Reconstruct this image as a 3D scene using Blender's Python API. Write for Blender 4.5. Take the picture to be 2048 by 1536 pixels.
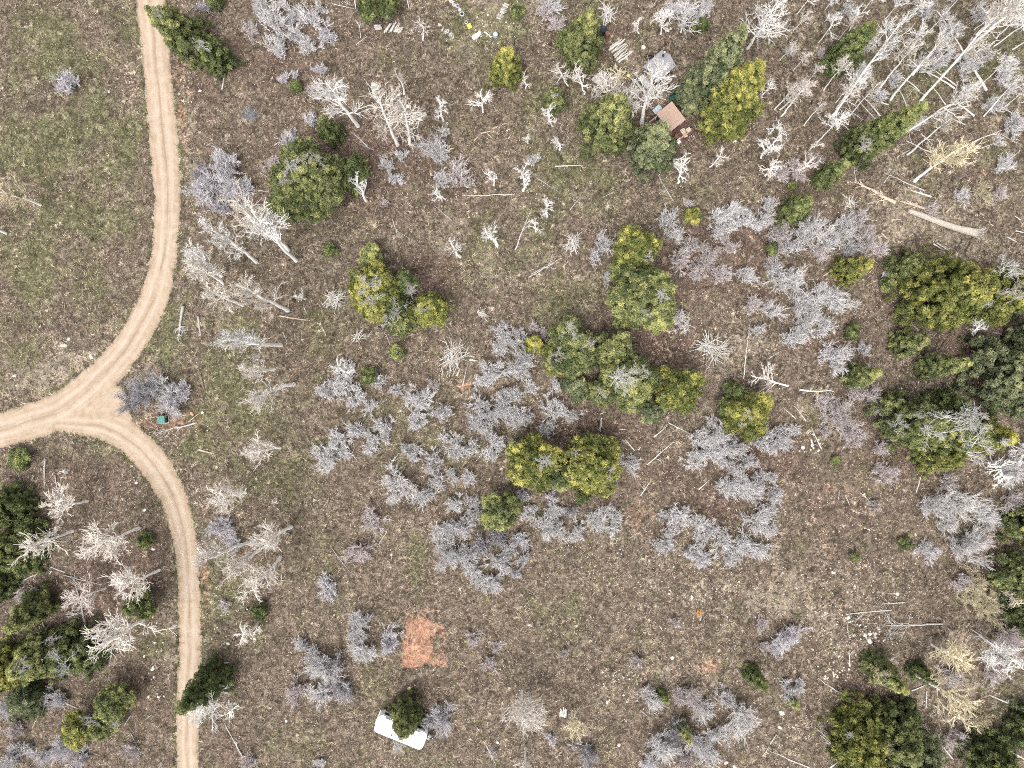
import bpy, math
import numpy as np
from mathutils import Vector, Matrix, Quaternion

# ------------------------------------------------------------------ scene, camera, light
scene = bpy.context.scene
for o in list(bpy.data.objects):
    bpy.data.objects.remove(o)
COL = scene.collection
R_ = math.radians
CAM_H = 88.0            # flying height of the drone, metres
PPM = 16.0              # ground pixels (of the 2048 px photo) per metre

cam_data = bpy.data.cameras.new('camera')
cam_data.sensor_width = 36.0
cam_data.angle = 2 * math.atan(1024 / PPM / CAM_H)
cam_data.clip_end = 3000
cam = bpy.data.objects.new('camera', cam_data)
cam.location = (0, 0, CAM_H)
COL.objects.link(cam)
scene.camera = cam

SUN_AZ = (-0.42, -0.91)          # sun stands to the lower left of the picture
SUN_EL = R_(64)
world = bpy.data.worlds.new('World')
scene.world = world
world.use_nodes = True
wn = world.node_tree
wn.nodes.clear()
sky = wn.nodes.new('ShaderNodeTexSky')
sky.sky_type = 'NISHITA'
sky.sun_disc = False
sky.sun_elevation = SUN_EL
sky.sun_rotation = math.atan2(SUN_AZ[0], SUN_AZ[1])
sky.air_density = 1.0
sky.dust_density = 6.0
sky.ozone_density = 0.6
hs = wn.nodes.new('ShaderNodeHueSaturation')       # thin cloud: a paler, greyer sky all over
hs.inputs['Saturation'].default_value = 0.16
bg = wn.nodes.new('ShaderNodeBackground')
bg.inputs['Strength'].default_value = 0.15
wo = wn.nodes.new('ShaderNodeOutputWorld')
wn.links.new(sky.outputs[0], hs.inputs['Color'])
wn.links.new(hs.outputs[0], bg.inputs['Color'])
wn.links.new(bg.outputs[0], wo.inputs['Surface'])

sun_data = bpy.data.lights.new('sun', 'SUN')
sun_data.energy = 0.72
sun_data.angle = R_(28)
sun_data.color = (1.0, 0.95, 0.87)
sun = bpy.data.objects.new('sun', sun_data)
sd = Vector((SUN_AZ[0] * math.cos(SUN_EL), SUN_AZ[1] * math.cos(SUN_EL), math.sin(SUN_EL))).normalized()
sun.rotation_euler = sd.to_track_quat('Z', 'Y').to_euler()
sun.location = (-60, -90, 120)
COL.objects.link(sun)

scene.view_settings.view_transform = 'Standard'
scene.view_settings.look = 'None'
scene.view_settings.gamma = 1
scene.view_settings.use_curve_mapping = False
scene.view_settings.exposure = 1.06
scene.render.engine = 'CYCLES'
scene.cycles.max_bounces = 4
scene.cycles.diffuse_bounces = 2
scene.cycles.use_denoising = False        # the fine grain of twigs and grass must survive
scene.cycles.filter_width = 1.05
scene.cycles.use_adaptive_sampling = True
scene.cycles.adaptive_threshold = 0.04

# ------------------------------------------------------------------ small helpers
rng = np.random.default_rng(11)

def W(px, py, h=0.0):
    """the place at height h that stands at pixel (px, py) of the photograph"""
    k = (CAM_H - h) / CAM_H / PPM
    return np.array([(px - 1024) * k, (768 - py) * k, h])

def tag(o, label=None, cat=None, group=None, kind=None):
    if label: o['label'] = label
    if cat: o['category'] = cat
    if group: o['group'] = group
    if kind: o['kind'] = kind
    return o

def empty(name, loc=(0, 0, 0)):
    o = bpy.data.objects.new(name, None)
    o.empty_display_size = 0.3
    o.location = loc
    COL.objects.link(o)
    return o

def mesh_np(name, verts, faces, smooth=False, attrs=None):
    """verts (n,3), faces (m,k); attrs: {name: (type, array per vertex)}"""
    verts = np.ascontiguousarray(verts, dtype=np.float32)
    faces = np.ascontiguousarray(faces, dtype=np.int32)
    m = bpy.data.meshes.new(name)
    n, k = faces.shape
    m.vertices.add(len(verts)); m.vertices.foreach_set('co', verts.ravel())
    m.loops.add(n * k); m.loops.foreach_set('vertex_index', faces.ravel())
    m.polygons.add(n); m.polygons.foreach_set('loop_start', np.arange(0, n * k, k, dtype=np.int32))
    m.update(calc_edges=True)
    if smooth:
        m.polygons.foreach_set('use_smooth', np.ones(n, dtype=bool))
    for an, (t, arr) in (attrs or {}).items():
        a = m.attributes.new(an, t, 'POINT')
        if t == 'FLOAT':
            a.data.foreach_set('value', np.ascontiguousarray(arr, dtype=np.float32).ravel())
        else:
            a.data.foreach_set('color', np.ascontiguousarray(arr, dtype=np.float32).ravel())
    return m

def mesh_py(name, verts, faces, smooth=False):
    m = bpy.data.meshes.new(name)
    m.from_pydata([tuple(v) for v in verts], [], faces)
    m.update()
    if smooth:
        for p in m.polygons: p.use_smooth = True
    return m

def obj(name, me, mat=None, parent=None, color=None):
    o = bpy.data.objects.new(name, me)
    COL.objects.link(o)
    if mat is not None and len(me.materials) == 0:
        me.materials.append(mat)
    if parent is not None: o.parent = parent
    if color is not None: o.color = (*color[:3], 1)
    return o

class MB:
    """collects boxes, prisms and tubes into one mesh"""
    def __init__(s): s.v = []; s.f = []
    def add(s, vs, fs):
        b = len(s.v); s.v += [tuple(map(float, v)) for v in vs]; s.f += [tuple(i + b for i in f) for f in fs]; return s
    def box(s, c, d, rz=0.0, bev=0.0):
        x, y, z = d[0] / 2, d[1] / 2, d[2] / 2
        ca, sa = math.cos(rz), math.sin(rz)
        bev = min(bev, x * .9, y * .9)
        if bev <= 0: ring = [(-x, -y), (x, -y), (x, y), (-x, y)]
        else: ring = [(-x + bev, -y), (x - bev, -y), (x, -y + bev), (x, y - bev), (x - bev, y), (-x + bev, y), (-x, y - bev), (-x, -y + bev)]
        n = len(ring)
        vs = []
        for zz in (-z, z):
            vs += [(c[0] + a * ca - b * sa, c[1] + a * sa + b * ca, c[2] + zz) for a, b in ring]
        fs = [tuple(range(n))[::-1], tuple(range(n, 2 * n))] + [(i, (i + 1) % n, n + (i + 1) % n, n + i) for i in range(n)]
        return s.add(vs, fs)
    def tube(s, pts, rad, k=6, cap=True):
        pts = [Vector(p) for p in pts]
        rad = rad if hasattr(rad, '__len__') else [rad] * len(pts)
        vs = []; fs = []
        for i, p in enumerate(pts):
            t = (pts[min(i + 1, len(pts) - 1)] - pts[max(i - 1, 0)]).normalized()
            a = t.cross(Vector((0, 0, 1)) if abs(t.z) < .9 else Vector((1, 0, 0))).normalized(); b = t.cross(a)
            for j in range(k):
                an = 2 * math.pi * j / k
                vs.append(p + (a * math.cos(an) + b * math.sin(an)) * rad[i])
        for i in range(len(pts) - 1):
            for j in range(k):
                fs.append((i * k + j, i * k + (j + 1) % k, (i + 1) * k + (j + 1) % k, (i + 1) * k + j))
        if cap:
            fs.append(tuple(range(k))[::-1]); fs.append(tuple(range((len(pts) - 1) * k, len(pts) * k)))
        return s.add(vs, fs)
    def lathe(s, c, prof, k=16):
        """prof: list of (r, z)"""
        vs = []; fs = []
        for r, z in prof:
            for j in range(k):
                an = 2 * math.pi * j / k
                vs.append((c[0] + r * math.cos(an), c[1] + r * math.sin(an), c[2] + z))
        for i in range(len(prof) - 1):
            for j in range(k):
                fs.append((i * k + j, i * k + (j + 1) % k, (i + 1) * k + (j + 1) % k, (i + 1) * k + j))
        fs.append(tuple(range(k))[::-1]); fs.append(tuple(range((len(prof) - 1) * k, len(prof) * k)))
        return s.add(vs, fs)
    def mesh(s, name, smooth=False): return mesh_py(name, s.v, s.f, smooth)
    def build(s, name, mat, parent=None, smooth=False, color=None): return obj(name, s.mesh(name, smooth), mat, parent, color)

# value noise on arrays
def _hash(ix, iy, seed):
    h = (ix * 374761393 + iy * 668265263 + seed * 1442695041) & 0xffffffff
    h = ((h ^ (h >> 13)) * 1274126177) & 0xffffffff
    return ((h ^ (h >> 16)) & 0xffff) / 65535.0

def vnoise(x, y, seed=0):
    x = np.asarray(x, dtype=np.float64); y = np.asarray(y, dtype=np.float64)
    ix = np.floor(x).astype(np.int64); iy = np.floor(y).astype(np.int64)
    fx = x - ix; fy = y - iy
    fx = fx * fx * (3 - 2 * fx); fy = fy * fy * (3 - 2 * fy)
    a = _hash(ix, iy, seed); b = _hash(ix + 1, iy, seed); c = _hash(ix, iy + 1, seed); d = _hash(ix + 1, iy + 1, seed)
    return (a * (1 - fx) + b * fx) * (1 - fy) + (c * (1 - fx) + d * fx) * fy

def fbm(x, y, seed=0, octv=4):
    s = 0; a = 1; t = 0
    for i in range(octv):
        s = s + a * vnoise(x * 2 ** i, y * 2 ** i, seed + i * 7); t += a; a *= 0.55
    return s / t

def sstep(a, b, x):
    t = np.clip((x - a) / (b - a), 0, 1)
    return t * t * (3 - 2 * t)

# ------------------------------------------------------------------ materials
def new_mat(name):
    m = bpy.data.materials.new(name); m.use_nodes = True
    nt = m.node_tree; nt.nodes.clear()
    out = nt.nodes.new('ShaderNodeOutputMaterial')
    b = nt.nodes.new('ShaderNodeBsdfPrincipled')
    nt.links.new(b.outputs[0], out.inputs['Surface'])
    b.inputs['Roughness'].default_value = 0.85
    b.inputs['Specular IOR Level'].default_value = 0.25
    return m, nt, b

def nd(nt, t, **kw):
    n = nt.nodes.new(t)
    for k, v in kw.items():
        if k in n.inputs.keys() if hasattr(n.inputs, 'keys') else False: n.inputs[k].default_value = v
        else: setattr(n, k, v)
    return n

def noise(nt, scale, detail=4, rough=0.6, dist=0.0, vec=None):
    n = nt.nodes.new('ShaderNodeTexNoise')
    n.inputs['Scale'].default_value = scale; n.inputs['Detail'].default_value = detail
    n.inputs['Roughness'].default_value = rough; n.inputs['Distortion'].default_value = dist
    if vec is not None: nt.links.new(vec, n.inputs['Vector'])
    return n

def ramp(nt, fac, stops):
    r = nt.nodes.new('ShaderNodeValToRGB')
    el = r.color_ramp.elements
    while len(el) < len(stops): el.new(0.5)
    for e, (p, c) in zip(el, stops):
        e.position = p; e.color = (*c, 1)
    nt.links.new(fac, r.inputs['Fac'])
    return r

def mix(nt, fac, a, b, mode='MIX'):
    n = nt.nodes.new('ShaderNodeMix'); n.data_type = 'RGBA'; n.blend_type = mode
    for sock, v in ((n.inputs[0], fac), (n.inputs[6], a), (n.inputs[7], b)):
        if isinstance(v, (int, float)): sock.default_value = v
        elif isinstance(v, tuple): sock.default_value = (*v, 1)
        else: nt.links.new(v, sock)
    return n.outputs[2]

def math_n(nt, op, a, b=None):
    n = nt.nodes.new('ShaderNodeMath'); n.operation = op
    for s, v in zip(n.inputs, (a, b)):
        if v is None: continue
        if isinstance(v, (int, float)): s.default_value = v
        else: nt.links.new(v, s)
    return n.outputs[0]

def bump(nt, b, height, strength, dist):
    n = nt.nodes.new('ShaderNodeBump')
    n.inputs['Strength'].default_value = strength; n.inputs['Distance'].default_value = dist
    nt.links.new(height, n.inputs['Height']); nt.links.new(n.outputs[0], b.inputs['Normal'])

def coords(nt, kind='Object'):
    t = nt.nodes.new('ShaderNodeTexCoord'); return t.outputs[kind]

def geo_pos(nt):
    return nt.nodes.new('ShaderNodeNewGeometry').outputs['Position']

def simple(name, col, rough=0.7, var=0.25, scale=6.0, metal=0.0, spec=0.3):
    """one base colour with weathering from noise"""
    m, nt, b = new_mat(name)
    n = noise(nt, scale, 5, 0.65, 0.4, geo_pos(nt))
    lo = tuple(c * (1 - var) for c in col); hi = tuple(min(1, c * (1 + var)) for c in col)
    r = ramp(nt, n.outputs['Fac'], [(0.3, lo), (0.7, hi)])
    nt.links.new(r.outputs[0], b.inputs['Base Color'])
    b.inputs['Roughness'].default_value = rough; b.inputs['Metallic'].default_value = metal
    b.inputs['Specular IOR Level'].default_value = spec
    return m

def tinted(name, var=0.35, scale=4.0, rough=0.9):
    """takes its colour from the object's own colour, broken by noise"""
    m, nt, b = new_mat(name)
    oi = nt.nodes.new('ShaderNodeObjectInfo')
    n = noise(nt, scale, 4, 0.6, 0.2, geo_pos(nt))
    r = ramp(nt, n.outputs['Fac'], [(0.3, (1 - var,) * 3), (0.7, (1 + var * .6,) * 3)])
    c = mix(nt, 1.0, oi.outputs['Color'], r.outputs[0], 'MULTIPLY')
    nt.links.new(c, b.inputs['Base Color']); b.inputs['Roughness'].default_value = rough
    return m

def mat_bark():
    m, nt, b = new_mat('aspen_bark')
    oi = nt.nodes.new('ShaderNodeObjectInfo')
    co = coords(nt, 'Object')
    mp = nt.nodes.new('ShaderNodeMapping'); mp.inputs['Scale'].default_value = (2.5, 2.5, 3.0)
    nt.links.new(co, mp.inputs['Vector'])
    n = noise(nt, 1.6, 5, 0.7, 0.5, mp.outputs[0])
    r = ramp(nt, n.outputs['Fac'], [(0.27, (0.25, 0.24, 0.23)), (0.36, (0.92, 0.915, 0.90)), (0.8, (1.06, 1.05, 1.04))])
    c = mix(nt, 1.0, oi.outputs['Color'], r.outputs[0], 'MULTIPLY')
    nt.links.new(c, b.inputs['Base Color'])
    return m

def mat_needles():
    m, nt, b = new_mat('conifer_needles')
    oi = nt.nodes.new('ShaderNodeObjectInfo')
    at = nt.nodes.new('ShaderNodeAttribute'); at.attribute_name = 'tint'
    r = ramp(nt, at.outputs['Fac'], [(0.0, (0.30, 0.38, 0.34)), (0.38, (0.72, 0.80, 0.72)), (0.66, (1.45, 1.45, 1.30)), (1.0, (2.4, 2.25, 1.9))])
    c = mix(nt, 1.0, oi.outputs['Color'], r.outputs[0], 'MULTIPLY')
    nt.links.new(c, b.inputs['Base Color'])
    b.inputs['Roughness'].default_value = 0.75
    tr = nt.nodes.new('ShaderNodeBsdfTranslucent'); nt.links.new(c, tr.inputs['Color'])
    ms = nt.nodes.new('ShaderNodeMixShader'); ms.inputs[0].default_value = 0.36
    out = [n for n in nt.nodes if n.type == 'OUTPUT_MATERIAL'][0]
    nt.links.new(b.outputs[0], ms.inputs[1]); nt.links.new(tr.outputs[0], ms.inputs[2]); nt.links.new(ms.outputs[0], out.inputs['Surface'])
    return m

def mat_ground():
    m, nt, b = new_mat('meadow_soil')
    P = geo_pos(nt)
    at = nt.nodes.new('ShaderNodeAttribute'); at.attribute_name = 'zone'
    sp = nt.nodes.new('ShaderNodeSeparateColor'); nt.links.new(at.outputs['Color'], sp.inputs[0])
    at2 = nt.nodes.new('ShaderNodeAttribute'); at2.attribute_name = 'zone2'
    sp2 = nt.nodes.new('ShaderNodeSeparateColor'); nt.links.new(at2.outputs['Color'], sp2.inputs[0])
    fine = noise(nt, 1.7, 5, 0.7, 1.0, P).outputs['Fac']
    grit = noise(nt, 5.5, 3, 0.7, 1.5, P).outputs['Fac']
    big = noise(nt, 0.35, 4, 0.6, 0.6, P).outputs['Fac']
    g2 = math_n(nt, 'ADD', math_n(nt, 'MULTIPLY', fine, 0.55), math_n(nt, 'MULTIPLY', grit, 0.45))
    base = ramp(nt, g2, [(0.37, (0.026, 0.020, 0.015)), (0.47, (0.084, 0.064, 0.048)), (0.54, (0.152, 0.120, 0.090)), (0.66, (0.37, 0.305, 0.240))]).outputs[0]
    green = ramp(nt, g2, [(0.37, (0.022, 0.022, 0.012)), (0.47, (0.074, 0.071, 0.038)), (0.54, (0.135, 0.127, 0.073)), (0.66, (0.33, 0.295, 0.205))]).outputs[0]
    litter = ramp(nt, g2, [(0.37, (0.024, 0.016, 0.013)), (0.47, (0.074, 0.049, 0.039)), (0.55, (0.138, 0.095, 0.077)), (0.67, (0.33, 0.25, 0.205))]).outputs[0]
    pale = ramp(nt, g2, [(0.34, (0.07, 0.058, 0.045)), (0.47, (0.19, 0.155, 0.115)), (0.57, (0.33, 0.28, 0.22)), (0.68, (0.52, 0.46, 0.38))]).outputs[0]
    dirt = ramp(nt, g2, [(0.38, (0.13, 0.065, 0.044)), (0.47, (0.27, 0.145, 0.098)), (0.56, (0.38, 0.225, 0.155)), (0.66, (0.50, 0.36, 0.27))]).outputs[0]
    ash = ramp(nt, g2, [(0.34, (0.05, 0.05, 0.055)), (0.6, (0.16, 0.16, 0.17)), (0.7, (0.3, 0.3, 0.31))]).outputs[0]
    def brk(f, lo=0.30, hi=0.70):    # break the soft zone edge with the fine noise
        s = math_n(nt, 'ADD', f, math_n(nt, 'MULTIPLY', math_n(nt, 'SUBTRACT', fine, 0.5), 1.3))
        mr = nt.nodes.new('ShaderNodeMapRange'); mr.inputs[1].default_value = lo; mr.inputs[2].default_value = hi
        nt.links.new(s, mr.inputs[0]); return mr.outputs[0]
    c = mix(nt, brk(sp2.outputs[0]), base, pale)
    c = mix(nt, brk(sp.outputs[0]), c, green)
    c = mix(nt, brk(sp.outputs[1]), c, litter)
    c = mix(nt, brk(sp.outputs[2]), c, dirt)
    c = mix(nt, brk(sp2.outputs[1]), c, ash)
    tone = ramp(nt, big, [(0.25, (0.68, 0.68, 0.68)), (0.75, (1.22, 1.22, 1.22))]).outputs[0]
    c = mix(nt, 1.0, c, tone, 'MULTIPLY')
    mid = noise(nt, 0.95, 3, 0.6, 0.8, P).outputs['Fac']            # trampled and matted patches about a metre across
    tone2 = ramp(nt, mid, [(0.30, (0.70, 0.69, 0.69)), (0.5, (0.98, 0.98, 0.98)), (0.72, (1.28, 1.27, 1.25))]).outputs[0]
    c = mix(nt, 1.0, c, tone2, 'MULTIPLY')
    nt.links.new(c, b.inputs['Base Color'])
    b.inputs['Roughness'].default_value = 0.95; b.inputs['Specular IOR Level'].default_value = 0.1
    bump(nt, b, g2, 0.9, 0.12)
    return m

def mat_road():
    m, nt, b = new_mat('packed_dirt')
    P = geo_pos(nt)
    at = nt.nodes.new('ShaderNodeAttribute'); at.attribute_name = 'road'      # r: across (0..1), g: rut wear, b: edge
    sp = nt.nodes.new('ShaderNodeSeparateColor'); nt.links.new(at.outputs['Color'], sp.inputs[0])
    n1 = noise(nt, 0.9, 6, 0.65, 0.6, P).outputs['Fac']
    n2 = noise(nt, 12.0, 5, 0.7, 0.5, P).outputs['Fac']
    c = ramp(nt, n1, [(0.28, (0.270, 0.200, 0.143)), (0.5, (0.335, 0.258, 0.190)), (0.74, (0.385, 0.314, 0.245))]).outputs[0]
    c = mix(nt, sp.outputs[1], c, (0.215, 0.153, 0.110))
    c = mix(nt, sp.outputs[0], c, (0.425, 0.365, 0.305))
    grit = ramp(nt, n2, [(0.3, (0.9, 0.895, 0.885)), (0.7, (1.07, 1.07, 1.07))]).outputs[0]
    c = mix(nt, 1.0, c, grit, 'MULTIPLY')
    edge = math_n(nt, 'MULTIPLY', sp.outputs[2], ramp(nt, n2, [(0.45, (0, 0, 0)), (0.6, (1, 1, 1))]).outputs[0])
    c = mix(nt, edge, c, (0.15, 0.115, 0.078))
    nt.links.new(c, b.inputs['Base Color'])
    b.inputs['Roughness'].default_value = 0.95; b.inputs['Specular IOR Level'].default_value = 0.1
    bump(nt, b, n2, 0.2, 0.02)
    return m

def mat_attr_color(name, attr='col'):
    m, nt, b = new_mat(name)
    at = nt.nodes.new('ShaderNodeAttribute'); at.attribute_name = attr
    nt.links.new(at.outputs['Color'], b.inputs['Base Color'])
    return m

M = dict(
    bark=mat_bark(), twig=tinted('twig_bark', 0.3, 3.0), needles=mat_needles(), ground=mat_ground(), road=mat_road(),
    blades=mat_attr_color('dry_grass'), wood=tinted('weathered_wood', 0.45, 7.0), stone=tinted('fieldstone', 0.4, 5.0),
    conifer_bark=simple('conifer_bark', (0.13, 0.09, 0.065), 0.95, 0.4),
    white_paint=simple('white_gelcoat', (0.83, 0.83, 0.82), 0.35, 0.03, 1.2, spec=0.5),
    white_trim=simple('white_trim', (0.72, 0.72, 0.70), 0.6, 0.1, 4),
    dark_glass=simple('dark_glass', (0.02, 0.023, 0.028), 0.12, 0.1, spec=0.6),
    grey_plastic=simple('grey_plastic', (0.32, 0.33, 0.34), 0.5, 0.15),
    aluminium=simple('aluminium_trim', (0.55, 0.58, 0.6), 0.4, 0.1, 3, 0.6),
    black=simple('black_rubber', (0.022, 0.022, 0.024), 0.7, 0.3),
    steel=simple('galvanised_steel', (0.42, 0.44, 0.47), 0.45, 0.18, 3, 0.5),
    roof_metal=simple('ribbed_roof_metal', (0.32, 0.31, 0.32), 0.5, 0.16, 2.2, 0.25),
    roof_felt=simple('brown_roof_felt', (0.36, 0.255, 0.205), 0.95, 0.10, 5),
    wall_dark=simple('dark_green_siding', (0.025, 0.042, 0.045), 0.8, 0.25),
    wall_brown=simple('brown_siding', (0.16, 0.11, 0.085), 0.85, 0.25),
    deck=simple('red_stained_deck', (0.115, 0.058, 0.053), 0.85, 0.35, 4),
    rail=simple('cedar_rail', (0.36, 0.215, 0.15), 0.85, 0.25),
    plank=simple('tan_plank', (0.50, 0.41, 0.31), 0.85, 0.2, 6),
    greyplank=simple('grey_plank', (0.38, 0.37, 0.36), 0.85, 0.25, 6),
    green_box=simple('green_enamel', (0.06, 0.185, 0.155), 0.5, 0.08, 3),
    green_cloth=simple('green_cloth', (0.02, 0.085, 0.065), 0.8, 0.2),
    yellow=simple('yellow_paint', (0.74, 0.50, 0.07), 0.6, 0.15),
    rust=simple('rusted_steel', (0.17, 0.085, 0.065), 0.8, 0.35),
    navy=simple('navy_plastic', (0.022, 0.027, 0.042), 0.5, 0.2),
    orange=simple('orange_plastic', (0.5, 0.17, 0.08), 0.6, 0.15),
    slab=simple('pink_sandstone', (0.60, 0.50, 0.43), 0.9, 0.14, 4),
    foil=simple('pale_blue_sheet', (0.45, 0.52, 0.56), 0.4, 0.08, 2, 0.3),
)

# ------------------------------------------------------------------ the road, as distance fields (pixels)
ROADS = [
    [(300, -60, 31), (302, 0, 31), (314, 133, 28), (326, 267, 30), (335, 400, 27), (329, 500, 26), (313, 579, 29), (286, 645, 30), (242, 712, 31), (180, 775, 34), (110, 826, 37), (0, 861, 34), (-80, 885, 34)],
    [(60, 852, 20), (110, 845, 20), (170, 848, 24), (213, 855, 28), (258, 878, 30), (309, 930, 31), (340, 980, 28), (356, 1024, 26), (371, 1091, 24), (377, 1157, 22), (380, 1290, 23), (376, 1390, 23), (375, 1540, 23), (374, 1610, 23)],
    [(170, 826, 22), (228, 800, 28), (222, 832, 34), (246, 850, 24)],
]

def smooth_poly(pts, n=8):
    P = np.array(pts, float); out = []
    for i in range(len(P) - 1):
        p0 = P[max(i - 1, 0)]; p1 = P[i]; p2 = P[i + 1]; p3 = P[min(i + 2, len(P) - 1)]
        for t in np.arange(n) / n:
            out.append(0.5 * ((2 * p1) + (-p0 + p2) * t + (2 * p0 - 5 * p1 + 4 * p2 - p3) * t * t + (-p0 + 3 * p1 - 3 * p2 + p3) * t ** 3))
    out.append(P[-1]); return np.array(out)
ROADS_S = [smooth_poly(r) for r in ROADS]

def road_fields(px, py):
    """signed distance (px) to the union of roads, and across-coordinates of the nearest of the two real tracks"""
    px = np.asarray(px, float); py = np.asarray(py, float)
    best = np.full(px.shape, 1e9); acr = np.zeros(px.shape); abest = np.full(px.shape, 1e9); alo = np.zeros(px.shape)
    for ri, poly in enumerate(ROADS_S):
        A = 0.0
        for i in range(len(poly) - 1):
            a = poly[i]; b = poly[i + 1]
            d = b[:2] - a[:2]; L2 = d @ d + 1e-9
            t = np.clip(((px - a[0]) * d[0] + (py - a[1]) * d[1]) / L2, 0, 1)
            qx = px - a[0] - t * d[0]; qy = py - a[1] - t * d[1]
            dist = np.hypot(qx, qy); w = a[2] + t * (b[2] - a[2])
            sd_ = dist - w
            best = np.minimum(best, sd_)
            if ri < 2:
                sgn = np.sign(qx * d[1] - qy * d[0])
                u = sgn * dist / w
                upd = sd_ < abest
                acr = np.where(upd, u, acr); alo = np.where(upd, A + t * math.sqrt(L2), alo); abest = np.where(upd, sd_, abest)
            A += math.sqrt(L2)
    return best, acr, alo

def to_px(x, y): return x * PPM + 1024, 768 - y * PPM

def road_sdf_m(x, y):
    px, py = to_px(np.asarray(x, float), np.asarray(y, float))
    s, u, a = road_fields(px, py)
    rag = (fbm(np.asarray(x) * 0.7, np.asarray(y) * 0.7, 5, 2) - 0.5) * 4.0 + (fbm(np.asarray(x) * 4.0, np.asarray(y) * 4.0, 15, 2) - 0.5) * 4.5
    return (s + rag) / PPM, u, a

def bumps(x, y):
    x = np.asarray(x, float); y = np.asarray(y, float)
    return (fbm(x / 5.0, y / 5.0, 31, 3) - 0.5) * 0.5 + (fbm(x / 1.1, y / 1.1, 77, 2) - 0.5) * 0.16

# zones of ground cover: (px, py, rx, ry, weight)
GREEN = [(120, 250, 190, 330, .62), (60, 480, 130, 200, .5), (200, 600, 160, 120, .35), (250, 380, 70, 190, .3), (470, 800, 90, 190, .55), (350, 660, 60, 90, .6), (380, 740, 60, 60, .5), (560, 900, 120, 220, .38),
         (300, 1240, 70, 200, .42), (1120, 330, 140, 150, .5), (1200, 130, 90, 130, .42), (960, 70, 90, 90, .62), (1060, 200, 90, 120, .5), (1900, 160, 200, 190, .55), (1960, 60, 130, 120, .3), (1850, 330, 130, 80, .4),
         (1000, 500, 170, 120, .36), (1110, 590, 120, 80, .40), (640, 650, 110, 90, .36), (460, 1180, 70, 120, .5), (430, 1270, 60, 100, .4), (700, 1430, 170, 130, .25), (1650, 890, 70, 90, .3), (2010, 1430, 90, 120, .45),
         (1140, 880, 90, 60, .22), (860, 870, 190, 130, .3), (1000, 870, 120, 120, .35), (1130, 1180, 180, 120, .22), (850, 1110, 60, 60, .3), (1880, 1080, 50, 70, .4), (1380, 1120, 200, 90, .2), (330, 960, 60, 80, .2), (200, 900, 160, 40, .5), (1560, 640, 70, 90, .25), (420, 850, 60, 80, .62), (1440, 330, 130, 90, .28)]
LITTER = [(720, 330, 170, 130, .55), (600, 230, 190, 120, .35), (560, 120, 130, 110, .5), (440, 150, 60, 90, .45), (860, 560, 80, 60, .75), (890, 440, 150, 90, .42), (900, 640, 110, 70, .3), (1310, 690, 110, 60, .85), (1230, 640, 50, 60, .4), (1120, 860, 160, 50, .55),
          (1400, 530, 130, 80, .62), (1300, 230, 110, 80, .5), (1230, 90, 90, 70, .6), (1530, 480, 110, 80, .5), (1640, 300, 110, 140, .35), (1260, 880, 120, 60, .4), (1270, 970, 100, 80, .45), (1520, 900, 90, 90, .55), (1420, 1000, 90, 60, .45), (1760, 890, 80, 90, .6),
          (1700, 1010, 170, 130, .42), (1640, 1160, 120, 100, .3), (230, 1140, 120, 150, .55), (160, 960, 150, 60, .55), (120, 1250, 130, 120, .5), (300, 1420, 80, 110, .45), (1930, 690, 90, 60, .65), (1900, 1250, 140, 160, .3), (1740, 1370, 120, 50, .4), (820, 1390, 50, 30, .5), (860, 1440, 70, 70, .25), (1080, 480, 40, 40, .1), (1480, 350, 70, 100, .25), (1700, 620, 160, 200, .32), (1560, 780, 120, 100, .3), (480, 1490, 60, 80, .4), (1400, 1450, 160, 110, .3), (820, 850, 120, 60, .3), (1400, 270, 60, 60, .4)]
DIRT = [(850, 1280, 46, 66, 1.0), (835, 1300, 34, 46, .5), (345, 845, 60, 26, .62), (300, 880, 30, 60, .35), (360, 180, 26, 150, .45), (410, 1150, 14, 190, .45), (1190, 300, 50, 40, .25), (1965, 345, 20, 14, .5), (1420, 1335, 34, 22, .55), (840, 720, 40, 30, .15), (930, 772, 14, 10, .5), (1275, 1030, 60, 50, .3), (1700, 1040, 170, 140, .22), (1480, 300, 20, 20, .2), (400, 330, 30, 60, .25), (345, 1010, 10, 150, .45), (1230, 575, 14, 10, .25), (1105, 1235, 30, 30, .2), (100, 230, 60, 60, .15), (130, 560, 40, 30, .3), (1535, 430, 60, 40, .2)]
PALE = [(1000, 30, 70, 60, .75), (1250, 130, 70, 60, .5), (1270, 190, 60, 60, .55), (120, 740, 110, 50, .7), (300, 760, 40, 80, .3), (1850, 780, 40, 30, .6), (1560, 720, 110, 90, .3), (1500, 1220, 250, 170, .28), (1700, 1240, 110, 110, .4), (1850, 450, 150, 70, .5), (950, 520, 80, 90, .3), (1180, 560, 130, 60, .25), (370, 200, 30, 200, .35), (330, 1330, 26, 150, .4), (940, 90, 40, 40, .5), (1800, 250, 160, 140, .22), (1640, 420, 90, 60, .3), (1900, 1330, 110, 110, .3), (620, 560, 100, 60, .2), (1460, 720, 110, 60, .2), (300, 700, 80, 120, .2), (1020, 560, 100, 50, .25), (700, 1180, 150, 70, .12)]
ASH = [(498, 228, 18, 14, 1.0)]

def zone_field(px, py, lst, pw=2.0):
    s = np.zeros(px.shape)
    for x, y, rx, ry, w in lst:
        d = ((px - x) / rx) ** 2 + ((py - y) / ry) ** 2
        s = np.maximum(s, w * np.exp(-np.power(d, 1.0) * 0.9)) + 0.25 * np.minimum(s, w * np.exp(-d * 0.9))
    return s

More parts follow.
